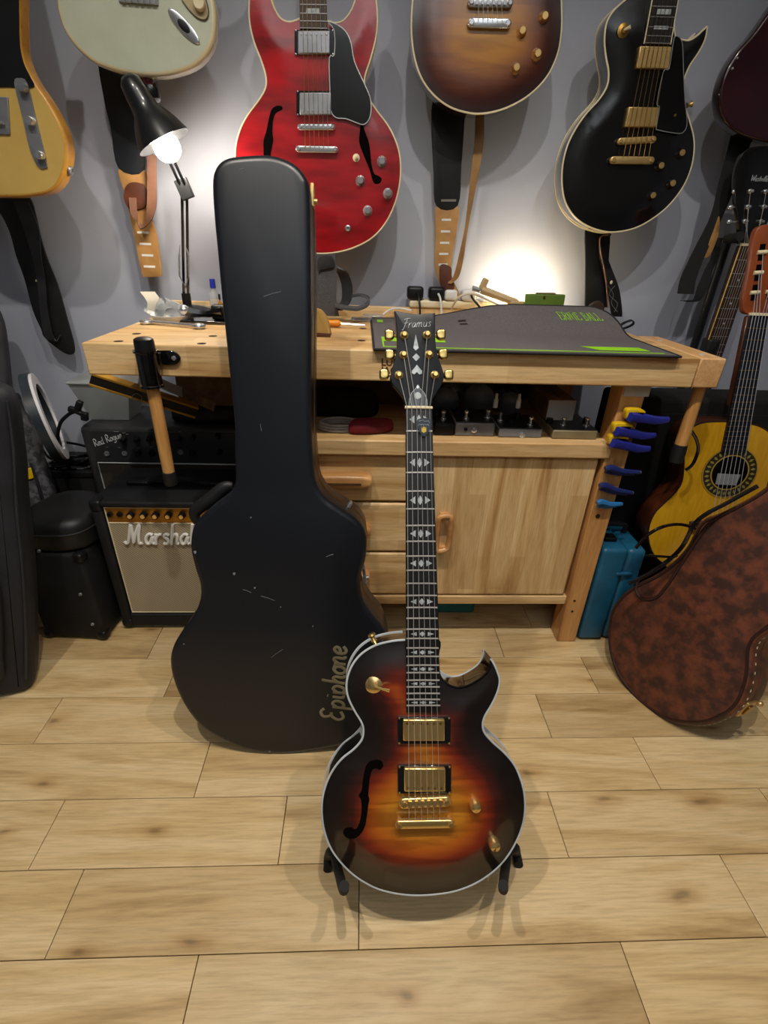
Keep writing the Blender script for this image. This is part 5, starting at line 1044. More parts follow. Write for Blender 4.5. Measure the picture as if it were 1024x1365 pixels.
part(MB().box(a.x-.055, a.x+.075, a.y-.02, a.y+.05, TZ, TZ+.008), 'plate', BLKG, cl, bevel=.002); part(MB().tube([a+Vector((-.045, 0, .03)), a+Vector((.0, .005, .022)), a+Vector((.05, .0, .03))], [.012, .008, .013], 8, k=4), 'lever', BLKG, cl); part(MB().rbox(a.x+.02, a.x+.065, a.y, a.y+.03, TZ+.008, TZ+.045, .008), 'block', BLK, cl); part(MB().sph(a+Vector((-.045, -.002, .03)), .014, 12), 'knob', CHR, cl)
a = onb(255, 415); solo(MB().ribbon([a+Vector((-.05, 0, .012)), a+Vector((-.02, 0, .022)), a+Vector((.02, .0, .018)), a+Vector((.06, 0, .014))], (0, .02, .002), .0008, 4), 'plastic_sleeve', CLEAR, 'crumpled clear plastic sleeve in front of the lamp base', 'plastic sleeve')
for i, (px_, top_, r_, m_, nm, lab) in enumerate(((289, 372, .013, M('clear_bottle', '#b8bcc0', '#9fa4a8', .15, trans=.4), 'glue_bottle', 'small glue bottle with blue cap peeping out left of the black case'), (294, 392, .011, M('amber_liquid', '#c48a2a', '#a9721c', .2, trans=.3), 'amber_bottle', 'small amber bottle half hidden by the black case'))):
    p = onb(px_, 424); zt = AY((px_, top_), p.y).z; r0 = root(nm, lab, 'bottle', p)
    part(MB().lathe([(r_, 0), (r_, (zt-TZ)*.62), (r_*.5, (zt-TZ)*.74), (r_*.5, (zt-TZ)*.8)], p, (0, 0, 1), 16), 'bottle', m_, r0); part(MB().lathe([(r_*.6, (zt-TZ)*.78), (r_*.55, zt-TZ), (0, zt-TZ)], p, (0, 0, 1), 14), 'cap', M('blue_cap', '#2335a8', '#1a2880', .4) if i == 0 else BLK, r0)
    part(MB().lathe([(r_+.0004, (zt-TZ)*.2), (r_+.0004, (zt-TZ)*.5)], p, (0, 0, 1), 16), 'paper_label', WCARD, r0)
# centre: pouch, green bottle, screwdriver, plastic trays
a = onb(430, 449); lp = Frame(a, 0, 8); pch = root('leather_roll', 'tan leather roll standing on the bench beside the black case', 'leather roll', lp)
part(MB().rings(dedupe([Vector((p.x, p.y)) for p in smooth([p.to_3d() for p in lp.p2(q3((60, 620), (110, 625), (160, 680), (195, 770), (208, 860), (205, 885), (60, 890)))], 4, corners=(0, 5, 6))], 3e-4), -.05, 0, .008, .006), 'roll', M('pale_tan_suede', '#b99552', '#98763c', .85, bmp=.3, bscale=200), pch, True)
part(MB().rings([Vector(p) for p in [(lp.p(418, 450).x, 0), (lp.p(440.5, 450).x, 0), (lp.p(440.5, 446).x, .008), (lp.p(418, 446).x, .009)]], -.051, .0015, .001, .001), 'brown_hem', BROWNL, pch, True)
a = onb(429, 425); gb = root('green_bottle', 'small bottle with a pale green cap behind the leather roll', 'bottle', a); zt = AY((429, 399), a.y).z-TZ
part(MB().lathe([(.014, 0), (.015, zt*.5), (.007, zt*.62)], a, (0, 0, 1), 16), 'bottle', M('dark_bottle', '#2c3a3c', '#1f2a2c', .2), gb); part(MB().lathe([(.009, zt*.6), (.013, zt*.72), (.013, zt*.95), (0, zt)], a, (0, 0, 1), 16), 'cap', M('mint_cap', '#64b58c', '#4f9d76', .35), gb)
a, b = onb(438, 436), onb(486, 437); d = (b-a).normalized(); sd = root('screwdriver', 'orange handled screwdriver lying on the bench', 'screwdriver', a)
part(MB().lathe([(.006, 0), (.009, .006), (.008, .018), (.0095, .03), (.005, .038)], a+Vector((0, 0, .0095))-d*.006, d, 12), 'handle', M('orange_handle', '#e08a1c', '#c47312', .35), sd); part(MB().tube([a+d*.03+Vector((0, 0, .0095)), b+Vector((0, 0, .006))], .0025, 6), 'shaft', CHR, sd)
for i, (x, y) in enumerate(((482, 427), (497, 423))):
    a = onb(x, y); solo(MB().rbox(a.x-.03, a.x+.03, a.y-.02, a.y+.02, TZ, TZ+.008, .004), 'string_packet', CLEAR, ('clear string packet lying beside the folded strap' if i == 0 else 'clear string packet lying against the mat corner'), 'packet')
# ------------------------------------------------------------------ behind the mat: power strip, plugs, lamp, green pedal
RZ = BZ+.0285; PY = 1.612
ps = root('power_strip', 'cream power strip on the rail behind the mat', 'power strip', AY((600, 412), PY)); x0, x1 = AY((545, 412), PY).x, AY((660, 412), PY).x
part(MB().rbox(x0, x1, 1.595, 1.645, RZ, RZ+.022, .006), 'body', IVORY, ps)
for i in range(4): part(MB().box(x0+.03+i*.06, x0+.045+i*.06, 1.605, 1.63, RZ+.021, RZ+.0225), 'socket', BLK, ps)
for i, (x, y, m_, lab) in enumerate(((553, 404, BLK, 'black rounded adaptor, leftmost plug on the power strip'), (581, 404, BLK, 'black square plug with white cable on the power strip'), (600, 404, WHITE, 'plain white plug between the black plug and the socket block'), (624, 406, WHITE, 'white plug with black cable, rightmost on the power strip'))):
    p = AY((x, y), 1.60); w_ = (.024, .023, .019, .022)[i]; r0 = root('plug', lab, 'plug', (p.x, 1.6, RZ+.0226))
    part(MB().rbox(p.x-w_, p.x+w_, 1.588, 1.63, RZ+.0228, RZ+.058-(.006 if i > 1 else 0), .008), 'plug_body', m_, r0)
    if i != 2:
        cm = (BLK, WHITE, None, BLK)[i]; P = [(p.x+.004, 1.588, RZ+.04), (p.x+.008, 1.57, RZ+.03), (p.x+.012+.02*(i == 3), 1.56, RZ+.005), (p.x+.03*(i == 3)+.014, 1.556, BZ+.004)]
        part(MB().tube(P, .0032, 8, k=5), 'cable', cm, r0)
part_c = [AY((602, 412), 1.59), AY((612, 396), 1.565), AY((632, 392), 1.565), AY((655, 402), 1.565), AY((675, 411), 1.56)]
solo(MB().tube(part_c, .003, 8, k=6), 'lamp_cable', M('cream_cable', '#cfc6b2', '#bbb29d', .5), 'cream cable arching from the power strip to the bench light', 'cable')
solo(MB().tube([AY((510, 420), 1.55), AY((520, 413), 1.57), AY((533, 411), 1.585), AY((548, 414), 1.59)], .003, 8, k=6), 'white_cable', WHITE, 'white cable running behind the top of the headstock', 'cable')
bl = root('bench_light', 'small LED light lying behind the mat and shining on the wall', 'lamp', AY((690, 400), 1.57))
q0, q1 = AY((634, 386), 1.565), AY((700, 408), 1.555)
part(MB().tube([AY((642, 386), 1.565), q1], .011, 8), 'arm', M('beige_plastic', '#bda47a', '#a58c63', .45), bl); part(MB().cyl(AY((630, 384), 1.565), AY((640, 387), 1.565), .007, n=12), 'adjust_screw', STEEL, bl); part(MB().box(-.009, .009, -.008, .008, -.016, .016, Matrix.Translation(AY((645, 379), 1.565)) @ Matrix.Rotation(.4, 4, 'Y')), 'pivot', MATS['beige_plastic'], bl, bevel=.003)
hx = AY((694, 400), 1.565); part(MB().rbox(hx.x-.035, hx.x+.055, 1.545, 1.572, BZ+.0008, hx.z, .006), 'head', MATS['beige_plastic'], bl)
part(MB().box(hx.x-.03, hx.x+.05, 1.5722, 1.5735, BZ+.012, hx.z-.004), 'led_panel', M('lit_led', '#ffedc8', '#ffedc8', .5, emit=80.), bl)
part(MB().box(hx.x-.03, hx.x+.05, 1.552, 1.57, hx.z, hx.z+.0012), 'led_panel', MATS['lit_led'], bl)
gp = AY((726, 408), 1.53); zt = AY((726, 392), 1.53).z; x0, x1 = AY((700, 400), 1.53).x, AY((753, 400), 1.53).x
gr = root('effects_pedal', 'moss green pedal standing behind the raised mat edge', 'pedal', (gp.x, 1.535, TZ)); part(MB().rbox(x0, x1, 1.527, 1.543, TZ, zt, .004), 'case', M('moss_green', '#5f7a2c', '#4d6623', .45, bmp=.2, bscale=60), gr)
part(MB().rbox(x0+.03, x1-.03, 1.528, 1.542, zt, zt+.004, .002), 'top_bar', OLV, gr); part(MB().lathe([(.004, 0), (.003, .004), (0, .004)], (AY((726, 395), 1.526).x, 1.527, zt-.008), (0, -1, 0), 10), 'stud', BRASS, gr)
a = AY((796, 412), 1.56); solo(MB().lathe([(0, -.008), (.024, -.007), (.027, 0), (.024, .007), (0, .008)], (a.x, 1.57, TZ+.038), (0, 1, .1), 18), 'leather_offcut', M('dark_brown_leather', '#3a2a22', '#2b1f19', .6), 'round brown leather piece behind the right end of the mat', 'leather piece', base=(a.x, 1.57, TZ))
a = AY((824, 436), 1.50); solo(MB().ribbon([AY((824, 436), 1.52), AY((833, 430), 1.51), AY((843, 427), 1.51), AY((844, 432), 1.52), AY((834, 437), 1.53), AY((822, 440), 1.54)], (0, .006, .001), .0016, 5), 'strap_loop', LEATH, 'short black strap end curling above the right end of the bench', 'strap end')

# ------------------------------------------------------------------ mallet in its holder on the bench front
MY = BF-.03; hq = AY((196, 478), MY); mx = hq.x
mh = root('tool_holder', 'black ring holder screwed to the left front of the bench', 'tool holder', (mx, BF, .8))
zc = AY((198, 496), MY).z; zt = AY((196, 480), MY).z
part(MB().lathe([(.021, zc-.03), (.0235, zc-.03), (.0235, zc-.026), (.0215, zc-.024), (.0215, zt+.014), (.0245, zt+.016), (.0245, zt+.02), (.021, zt+.02), (.0205, zt+.018), (.0205, zc-.028), (.021, zc-.03)], (mx, MY, 0), (0, 0, 1), 24), 'sleeve', BLKG, mh)
part(MB().rings(smooth([Vector(p) for p in [(mx+.012, zt-.014), (mx+.045, zt-.014), (mx+.058, zt), (mx+.045, zt+.014), (mx+.012, zt+.014)]], 4, corners=(0, 4)), 0, .005, .001, .001).xf(Matrix(((1, 0, 0, 0), (0, 0, -1, BF-.0005), (0, 1, 0, 0), (0, 0, 0, 1)))), 'bracket_plate', BLKG, mh)
part(MB().lathe([(.005, 0), (.0045, .002), (0, .0025)], (mx+.045, BF-.0055, zt), (0, -1, 0), 12), 'screw', CHR, mh); part(MB().box(mx+.008, mx+.022, MY+.012, BF-.001, zt-.012, zt+.012), 'bracket_arm', BLKG, mh, bevel=.002)
ml = root('mallet', 'wooden handled mallet hanging from the left bench holder', 'mallet', (mx, MY, zc-.12))
part(MB().lathe([(.0, 0), (.013, .001), (.0185, .004), (.0195, .01), (.0195, .055), (0, .056)], (mx, MY, zt+.045), (0, 0, -1), 24), 'head', BLK, ml)
zb = AY((231, 631), MY).z; part(MB().lathe([(.0125, zb), (.0135, zb+.05), (.013, zc-.02), (.012, zt)], (mx, MY, 0), (0, 0, 1), 18), 'handle', wood('ash_handle', '#cf9d5e', '#be8b4e', '#a9773e', 2, .45), ml)
part(MB().lathe([(0, zb-.028), (.014, zb-.027), (.015, zb-.02), (.0145, zb+.004), (.012, zb+.005)], (mx, MY, 0), (0, 0, 1), 18), 'end_grip', RUB, ml)
# second mallet under the right end
hx = AY((930, 516), 1.11); zb = AY((908, 592), 1.11); m2 = root('mallet', 'wooden handle with black grip hanging under the right end of the bench', 'mallet', zb)
part(MB().tube([zb, Vector((zb.x, 1.11, BU-.002))], [.0145, .0125], 14), 'handle', MATS['ash_handle'], m2); part(MB().lathe([(.0155, .0), (.017, -.02), (.016, -.045), (0, -.047)], zb, (0, 0, 1), 16), 'end_grip', RUB, m2)
# ------------------------------------------------------------------ spring clamps on the right bench leg
YEL = M('yellow_pad', '#d9b411', '#c19d0a', .4); BLU = M('blue_grip', '#28309a', '#1e2578', .35); NAVY = M('navy_grip', '#1c2a66', '#15204f', .35); SKY = M('bright_blue_grip', '#2a6fa8', '#21598a', .35)
def r3(*p): return cr(780, 500, .20501, p)
CF = CY-.012
for i, (jy, hx0, hx1, jx0) in enumerate((((222, 298), (298, 245), (540, 290), 268), ((314, 388), (212, 338), (452, 392), 186), ((392, 468), (186, 415), (416, 480), 158))):
    A_, B_ = AY(r3((jx0, (jy[0]+jy[1])/2))[0], CF), AY(r3((jx0+120, (jy[0]+jy[1])/2))[0], CF); zt_, zb_ = AY(r3((jx0+40, jy[0]))[0], CF).z, AY(r3((jx0+40, jy[1]))[0], CF).z
    r0 = root('spring_clamp', ('top', 'middle', 'bottom')[i]+' of the three yellow and blue clamps on the bench leg', 'clamp', (A_.x, CF, zb_), 'yellow and blue clamps')
    jw = [(jx0+dx, jy[0]+dy) for dx, dy in ((0, 36), (6, 12), (28, 0), (100, 2), (127, 18), (118, 30), (62, 25), (40, 34), (32, 62), (54, 80), (24, 80), (2, 62))]
    JP = [AY(p, CF-.02) for p in r3(*jw)]; JP = smooth([Vector((p.x, p.z)) for p in JP], 3)
    part(MB().rings(JP, 0, .018, .002, .002).xf(Matrix(((1, 0, 0, 0), (0, 0, -1, CF-.002), (0, 1, 0, 0), (0, 0, 0, 1)))), 'jaw', YEL, r0)
    h0, h1 = AY(r3(hx0)[0], CF-.026), AY(r3(hx1)[0], CF+.01); hm = h0.lerp(h1, .5)
    h0 = h0+Vector((0, 0, -.006))
    part(MB().tube([h0+Vector((0, 0, -.004)), h0.lerp(h1, .35)+Vector((0, 0, -.004)), h0.lerp(h1, .7)+Vector((0, 0, -.005)), h1], [.0095, .0095, .0085, .006], 8, k=4, flat=1.2), 'handle', BLU, r0)
    part(MB().tube([h0+Vector((.006, .012, -.012)), h0.lerp(h1, .6)+Vector((0, .012, -.009)), h1+Vector((-.012, .012, 0))], [.007, .006, .004], 8, k=3), 'rear_handle', BLU, r0)
for i, (a, b, m_) in enumerate((((132, 612), (355, 632), NAVY), ((95, 722), (305, 765), NAVY), ((80, 835), (240, 838), SKY))):
    A_, B_ = AY(r3(a)[0], CF-.012), AY(r3(b)[0], CF-.004); r0 = root('spring_clamp', ('small navy clamp, upper one below the yellow clamps', 'small navy clamp, lower one below the yellow clamps', 'small bright blue clamp, lowest on the bench leg')[i], 'clamp', A_, 'small blue clamps')
    part(MB().tube([A_, A_.lerp(B_, .15)+Vector((0, 0, .004)), A_.lerp(B_, .5)+Vector((0, 0, -.002)), B_], [.007, .009, .008, .005], 8, k=4), 'upper_arm', m_, r0); part(MB().tube([A_+Vector((.004, .004, -.008)), A_.lerp(B_, .45)+Vector((0, .004, -.01)), B_+Vector((-.01, .004, -.006))], [.005, .006, .004], 8, k=3), 'lower_arm', m_, r0)
    if i < 2: part(MB().sph(B_, .0048, 8), 'tip_pad', M('grey_tip', '#6d6f80', '#5a5c6c', .5), r0)
# ------------------------------------------------------------------ teal tool case beside the leg
TL = M('teal_blue_plastic', '#1a5c7c', '#154c68', .42, bmp=.15, bscale=200); tx0, tx1, ty = .662, .79, 1.115; tz = AY((815, 733), ty).z
tc = root('tool_case', 'teal blue plastic tool case standing between the bench leg and brown case', 'tool case', (.725, 1.2, 0))
part(MB().rbox(tx0, tx0+.074, ty, ty+.165, .006, tz, .012, 4), 'left_shell', TL, tc); part(MB().rbox(tx0+.075, tx1, ty+.003, ty+.16, .006, tz-.004, .014, 4), 'right_shell', TL, tc)
part(MB().rbox(tx0+.055, tx0+.1, ty-.004, ty+.008, tz-.085, tz-.075, .003), 'latch_ridge', TL, tc); part(MB().box(tx0+.02, tx1-.02, ty+.02, ty+.14, 0, .007), 'base_feet', RUB, tc)
part(MB().tube([(tx0+.03, ty+.1, tz-.002), (tx0+.03, ty+.1, tz+.022), (tx0+.1, ty+.1, tz+.022), (tx0+.1, ty+.1, tz-.006)], .007, 8, k=4), 'handle', BLK, tc); part(MB().rbox(tx0+.02, tx0+.055, ty+.04, ty+.07, tz, tz+.012, .003), 'catch', BLK, tc)

# ------------------------------------------------------------------ left side clutter
def q7(*p): return cr(0, 450, .18325, p)
FAB = M('black_bag_nylon', '#20222a', '#14161b', .62, bmp=.8, bscale=28, scale=8)
B1 = Frame(atZ(20, 930), 22, 5); bg = root('gig_bag', 'padded black gig bag standing at the left edge', 'gig bag', B1)
part(MB().rings(dedupe([Vector((p.x, p.y)) for p in smooth([p.to_3d() for p in B1.p2([(-160, 500), (-60, 505), (-14, 515), (8, 527), (19, 553), (25, 597), (29, 633), (32, 680), (38, 728), (44, 816), (45, 900), (40, 921), (20, 929), (-40, 938), (-160, 955)])], 4)], 3e-4), -.10, 0, .03, .03, 5), 'padded_shell', FAB, bg, True)
pth = [B1.p(x, y, .004) for x, y in ((10, 535), (18, 600), (22, 680), (30, 760), (34, 840), (34, 905))]; part(MB().tube(pth, .0035, 6, k=4), 'zip', M('bag_zip', '#2b2d33', '#1e2025', .5), bg, True)
part(MB().rings(smooth([p.to_3d() for p in B1.p2([(-90, 780), (-10, 770), (4, 800), (6, 870), (0, 905), (-90, 915)], .0)], 4), 0, .022, .008, .012), 'front_pocket', FAB, bg, True)
B2 = Frame(atY(-30, 800, 1.32), 20, 6); B2.O.z = 0; bg = root('gig_bag', 'dark grey gig bag behind the black one, far left edge', 'gig bag', B2)
part(MB().rings(dedupe([Vector((p.x, p.y)) for p in smooth([p.to_3d() for p in B2.p2([(-110, 400), (-30, 395), (-4, 420), (6, 470), (12, 540), (14, 600), (14, 700), (10, 780), (0, 800), (-110, 800)])], 4)], 3e-4), -.07, 0, .02, .02, 4), 'padded_shell', M('grey_bag_nylon', '#3a3b40', '#2a2b30', .7, bmp=.6, bscale=30), bg, True)
B3 = Frame(atY(60, 690, 1.355), 8, 6); zz = B3.O.z; bg = root('patterned_bag', 'grey patterned bag with a yellow tag beside the gig bag', 'bag', Frame(B3.O, 15, 10))
part(MB().rings(dedupe([Vector((p.x, p.y)) for p in smooth([p.to_3d() for p in B3.p2([(12, 545), (24, 553), (37, 568), (46, 587), (52, 615), (60, 635), (70, 668), (76, 720), (72, 775), (50, 785), (24, 785)])], 4)], 3e-4), -.06, 0, .012, .016, 4), 'bag_body', M('grey_damask', '#55565c', '#34353a', .7, scale=60, bmp=.3, bscale=120, lo=.45, hi=.55), bg, True)
part(MB().prism(B3.p2(q7((177, 965), (220, 952), (241, 1030), (195, 1042)), .005), 0, .006), 'yellow_tag', YEL, bg, True, .002)
for P in (q7((180, 1195), (270, 1365), (300, 1420)), q7((235, 960), (290, 1110), (345, 1290)), q7((215, 920), (270, 1080), (325, 1300))): part(MB().tube([B3.p(*p, .002) for p in P], .003, 6, k=3), 'piping', M('dark_piping', '#232429', '#1a1b1f', .6), bg, True)
# black crate with cables behind the pouch
cx = atY(92, 660, 1.40).x; crt = root('storage_crate', 'tall black storage crate behind the zip pouch', 'crate', (cx-.03, 1.47, 0)); czt = atY(90, 640, 1.40).z
part(MB().rbox(cx-.10, cx+.06, 1.46, 1.62, 0, czt, .01), 'box', M('black_crate', '#101114', '#0a0b0d', .7), crt); part(MB().rbox(cx-.104, cx+.064, 1.456, 1.624, czt-.02, czt+.003, .006), 'rim', BLK, crt)
mb = MB(); random.seed(11)
for i in range(7):
    a0 = random.uniform(0, 6); mb.tube([(cx-.03+(.055+.008*i)*math.cos(a0+t)*(1+.2*math.sin(2*t+i)), 1.485+.02*i/3+(.02+.004*i)*math.sin(a0+t), czt-.04+.014*i+.02*math.sin(t*1.3+i)) for t in [k*.45 for k in range(14)]], .0042, 6, k=2)
for v in mb.v: v.z = max(v.z, czt+.004); v.y = max(v.y, 1.45)
solo(mb, 'cable_bundle', BLKG, 'tangled glossy black cables heaped on the crate', 'cables')
# ring light
rc = AY((64, 557), 1.44); nrm = Vector((.88, .45, .13)).normalized(); up_ = (AY((40, 500), 1.44)-AY((90, 613), 1.44)).normalized(); up_ = (up_-nrm*up_.dot(nrm)).normalized(); sd_ = nrm.cross(up_)
Rm = Matrix((sd_, up_, nrm)).transposed().to_4x4(); Rm.translation = rc
rl = root('ring_light', 'white ring light with dark rim leaning at the wall, seen edge-on', 'ring light', rc)
def ring(r0, r1, w0, w1, n=48): return MB().add([Rm @ Vector((r*math.cos(2*math.pi*i/n), r*math.sin(2*math.pi*i/n), h)) for r, h in ((r0, w0), (r1, w0), (r1, w1), (r0, w1)) for i in range(n)], [(k*n+i, k*n+(i+1) % n, ((k+1) % 4)*n+(i+1) % n, ((k+1) % 4)*n+i) for k in range(4) for i in range(n)])
part(ring(.095, .13, -.022, .0), 'housing', M('slate_plastic', '#2f363d', '#232a30', .35), rl); part(ring(.097, .127, .0005, .008), 'diffuser', M('white_diffuser', '#cfcfd4', '#c3c3c9', .4), rl)
part(MB().tube([Rm @ Vector((0, -.11, -.012)), Vector((rc.x-.0, 1.47, czt+.01))], .006, 8), 'stem', BLK, rl)
pc = root('phone_clamp', 'black phone clamp on a short gooseneck beside the ring light', 'phone clamp', AY((80, 575), 1.44))
part(MB().tube([AY((75, 612), 1.43), AY((76, 590), 1.43), AY((80, 565), 1.43), AY((92, 552), 1.43), AY((100, 549), 1.43)], .005, 8, k=4), 'gooseneck', BLK, pc)
for (x, y), (a, b), rt in (((97, 546), (.011, .008), .3), ((105, 541), (.008, .016), .5), ((113, 555), (.009, .012), .2), ((106, 550), (.022, .006), .5)):
    part(MB().rbox(-a, a, -.008, .008, -b, b, .003).xf(Matrix.Translation(AY((x, y), 1.42)) @ Matrix.Rotation(rt, 4, 'Y')), 'clamp_jaw', BLK, pc)
# things on the second amplifier
ATZ = RZ1+.001
tb_ = AY((143, 556), 1.46); hw = .055; tr = root('plastic_tub', 'translucent plastic tub standing on the second amplifier', 'tub', (tb_.x, 1.52, ATZ)); zt = AY((143, 512), 1.46).z
FROST = M('frosted_plastic', '#aab0b2', '#9aa0a2', .35, trans=.3, alpha=.85)
def frus(a, b, z0, z1, wall=.002):
    V = []
    for (h, z) in ((a, z0), (b, z1), (b-wall, z1), (a-wall, z0+wall)): V += [(tb_.x-h, 1.52-h*.8, z), (tb_.x+h, 1.52-h*.8, z), (tb_.x+h, 1.52+h*.8, z), (tb_.x-h, 1.52+h*.8, z)]
    return MB().add(V, [(3, 2, 1, 0)]+[(k*4+i, k*4+(i+1) % 4, (k+1)*4+(i+1) % 4, (k+1)*4+i) for k in range(3) for i in range(4)]+[(12, 13, 14, 15)])
part(frus(.055, .085, ATZ, zt), 'tub', FROST, tr, bevel=.004); part(MB().rbox(tb_.x-.089, tb_.x+.089, 1.447, 1.592, zt-.001, zt+.006, .004), 'lid', FROST, tr)
l0, l1 = AY((121, 503), 1.25), AY((262, 548), 1.34); d = (l1-l0).normalized(); sdv = Vector((0, 1, 0)); sdv = (sdv-d*sdv.dot(d)).normalized(); nv = d.cross(sdv); Lm = Matrix((d, sdv, nv)).transposed().to_4x4(); Lm.translation = l0; LL = (l1-l0).length
sl = root('spirit_level', 'black and yellow spirit level slanting under the left end of the bench', 'spirit level', l0)
part(MB().box(0, LL, -.012, .012, -.011, .011, Lm), 'web', BLK, sl); part(MB().box(0, LL, -.014, .014, .011, .017, Lm), 'yellow_edge', M('dull_yellow', '#b8881c', '#9c7214', .5), sl, bevel=.001); part(MB().box(0, LL, -.014, .014, -.017, -.011, Lm), 'yellow_edge', MATS['dull_yellow'], sl, bevel=.001)
part(MB().tube([Lm @ Vector((LL*.42+.011*math.cos(t), -.015, .011*math.sin(t)-.008)) for t in [2*math.pi*i/14 for i in range(14)]], .0012, 5, closed=True), 'hang_ring', STEEL, sl)
x0 = AY((236, 520), 1.47).x; cb = root('cardboard_carton', 'brown carton under the left end of the bench, above the second amplifier', 'box', (x0+.1, 1.55, .63)); part(MB().box(x0, -.285, 1.47, 1.63, ATZ+.052, .775), 'carton', CARD, cb, bevel=.002)
f0, f1 = AY((240, 522), 1.38), AY((286, 543), 1.36); d = (f1-f0); part(MB().ribbon([f0, f0.lerp(f1, .5), f1], Vector((.004, .0, .012)), .002), 'open_flap', CARD, cb)
part(MB().ribbon([AY((212, 510), 1.37), AY((228, 517), 1.36), AY((243, 523), 1.35)], Vector((.0, .004, .013)), .0008), 'paper_slip', M('printed_paper', '#a9aaa8', '#96979a', .8), cb)
part(MB().ribbon([AY((160, 503), 1.30), AY((190, 508), 1.32)], Vector((.0, .01, .01)), .0008), 'paper_slip', MATS['printed_paper'], cb)
mb = MB(); mb.rings(smooth([Vector(p) for p in [(-.12, -.05), (-.09, .04), (.02, .05), (.1, .045), (.12, -.03), (.0, -.06)]], 4), 0, .05, .012, .022); mb.xf(Matrix.Translation((-.45, 1.52, ATZ))); solo(mb, 'soft_case', M('black_soft_case', '#15161a', '#0e0f12', .5), 'soft black case lying on the second amplifier', 'soft case')
a = atZ(190, 655, AZ+.013)

# ------------------------------------------------------------------ right side: black cabinet, acoustic, classical guitar, cables
ct = AY((968, 515), 1.30).z-.035; bk = root('speaker_cabinet', 'tall black speaker cabinet in the dark behind the classical guitar', 'speaker', (1.05, 1.36, 0))
part(MB().rbox(.70, 1.50, 1.29, 1.42, .02, ct, .012), 'cabinet', M('matt_black_cloth', '#08080a', '#050506', .9), bk); part(MB().box(.73, 1.47, 1.284, 1.29, .06, ct-.04), 'grille', M('black_grille_cloth', '#0a0a0c', '#060607', .95, bmp=.3, bscale=900), bk)
for x in (.76, 1.44): part(MB().cyl((x, 1.35, 0), (x, 1.35, .022), .02, n=10), 'foot', RUB, bk)
A5 = vpl(996, 327, 1.50); A5 = Frame(Vector((A5.O.x, 1.50, .30)))
ac = root('acoustic_guitar', 'black-headed acoustic guitar with rosewood neck behind the bench end', 'guitar', A5)
nL, nR = (987, 326.5), (1010, 327.3); bL, bR = (944.5, 454.4), (974, 474)
u0, u1 = A5.p(*nL), A5.p(*nR); cxn = (u0.x+u1.x)/2; nz = u0.y; bz_ = .42
part(MB().prism([(u0.x, nz), (u1.x, nz), (u1.x+.006, bz_-.05), (u0.x-.006, bz_-.05)], 0, .006), 'fingerboard', ROSE, ac, True); part(MB().prism([(u0.x+.001, nz), (u1.x-.001, nz), (u1.x+.005, bz_-.05), (u0.x-.005, bz_-.05)], -.02, 0), 'neck', ROSE, ac, True, .006)
part(MB().tube([(u0.x, nz, .004), (u0.x-.006, bz_-.05, .004)], .0022, 6), 'binding', M('yellowed_binding', '#c9ad5e', '#b0944a', .4), ac, True); part(MB().box(u0.x-.001, u1.x+.001, nz-.002, nz+.004, 0, .009), 'nut', IVORY, ac, True)
for k in range(1, 13):
    y = nz-.64*(1-2**(-k/12)); part(MB().tube([(u0.x, y, .0064), (u1.x, y, .0064)], .0009, 5), 'fret', STEEL, ac, True)
for k in (3, 5, 7, 9): y = nz-.64*(1-2**(-(k-.5)/12)); part(MB().lathe([(.003, 0), (0, .0005)], (cxn, y, .006), (0, 0, 1), 10), 'dot_inlay', PEARL, ac, True)
W_ = .19; bo = smooth([Vector(p) for p in [(cxn-.06, bz_-.06), (cxn-.13, bz_-.1), (cxn-.135, bz_-.17), (cxn-.115, bz_-.24), (cxn-.17, bz_-.33), (cxn-.18, bz_-.45), (cxn-.11, bz_-.54), (cxn, bz_-.555), (cxn+.11, bz_-.54), (cxn+.18, bz_-.45), (cxn+.17, bz_-.33), (cxn+.115, bz_-.24), (cxn+.135, bz_-.17), (cxn+.13, bz_-.1), (cxn+.06, bz_-.06)]], 4)
bo = [Vector((p.x, max(p.y, -.299))) for p in bo]
part(MB().rings(dedupe(bo, 5e-4), -.1, -.0005, .004, .003), 'body', BLKG, ac, True)
hp_ = smooth([p.to_3d() for p in A5.p2([(987, 326), (985, 300), (981, 270), (980, 240), (985, 215), (995, 200), (1010, 195), (1035, 196), (1040, 215), (1036, 250), (1026, 290), (1010, 327)])], 4, corners=(0, 11)); hdk = part(MB().rings(dedupe([Vector((p.x, p.y)) for p in hp_], 3e-4), -.014, 0, .001, .001), 'headstock', BLKG, ac, True)
for (p, b) in zip(q8((640, 478), (625, 572), (608, 660)), q8((545, 480), (522, 575), (513, 664))):
    q = A5.p(*p, .003); bq = A5.p(*b, -.006); tn = part(MB().lathe([(.006, 0), (.0055, .003), (.0035, .004), (.0035, .012), (0, .013)], (q.x, q.y, 0), (0, 0, 1), 12), 'tuning_machine', CHR, ac, True); part(MB().cyl((q.x, q.y, -.006), bq, .002, n=6), 'tuner_shaft', CHR, tn, True); part(MB().sph(bq, .008, 10, (1, .8, .5)), 'tuner_button', CHR, tn, True)
for p in q8((735, 480), (722, 572), (705, 662)): q = A5.p(*p, .003); part(MB().lathe([(.006, 0), (.0055, .003), (.0035, .004), (.0035, .012), (0, .013)], (q.x, q.y, 0), (0, 0, 1), 12), 'tuning_machine', CHR, ac, True)
for i, p in enumerate(q8((640, 478), (625, 572), (608, 660), (705, 662), (722, 572), (735, 480))):
    q = A5.p(*p, .008); xx = u0.x+.005+.0066*i; part(MB().tube([q, (xx, nz, .0095), (xx-.002+.0009*i, bz_-.05, .011)], .0005, 5), 'string', STRING, ac, True)
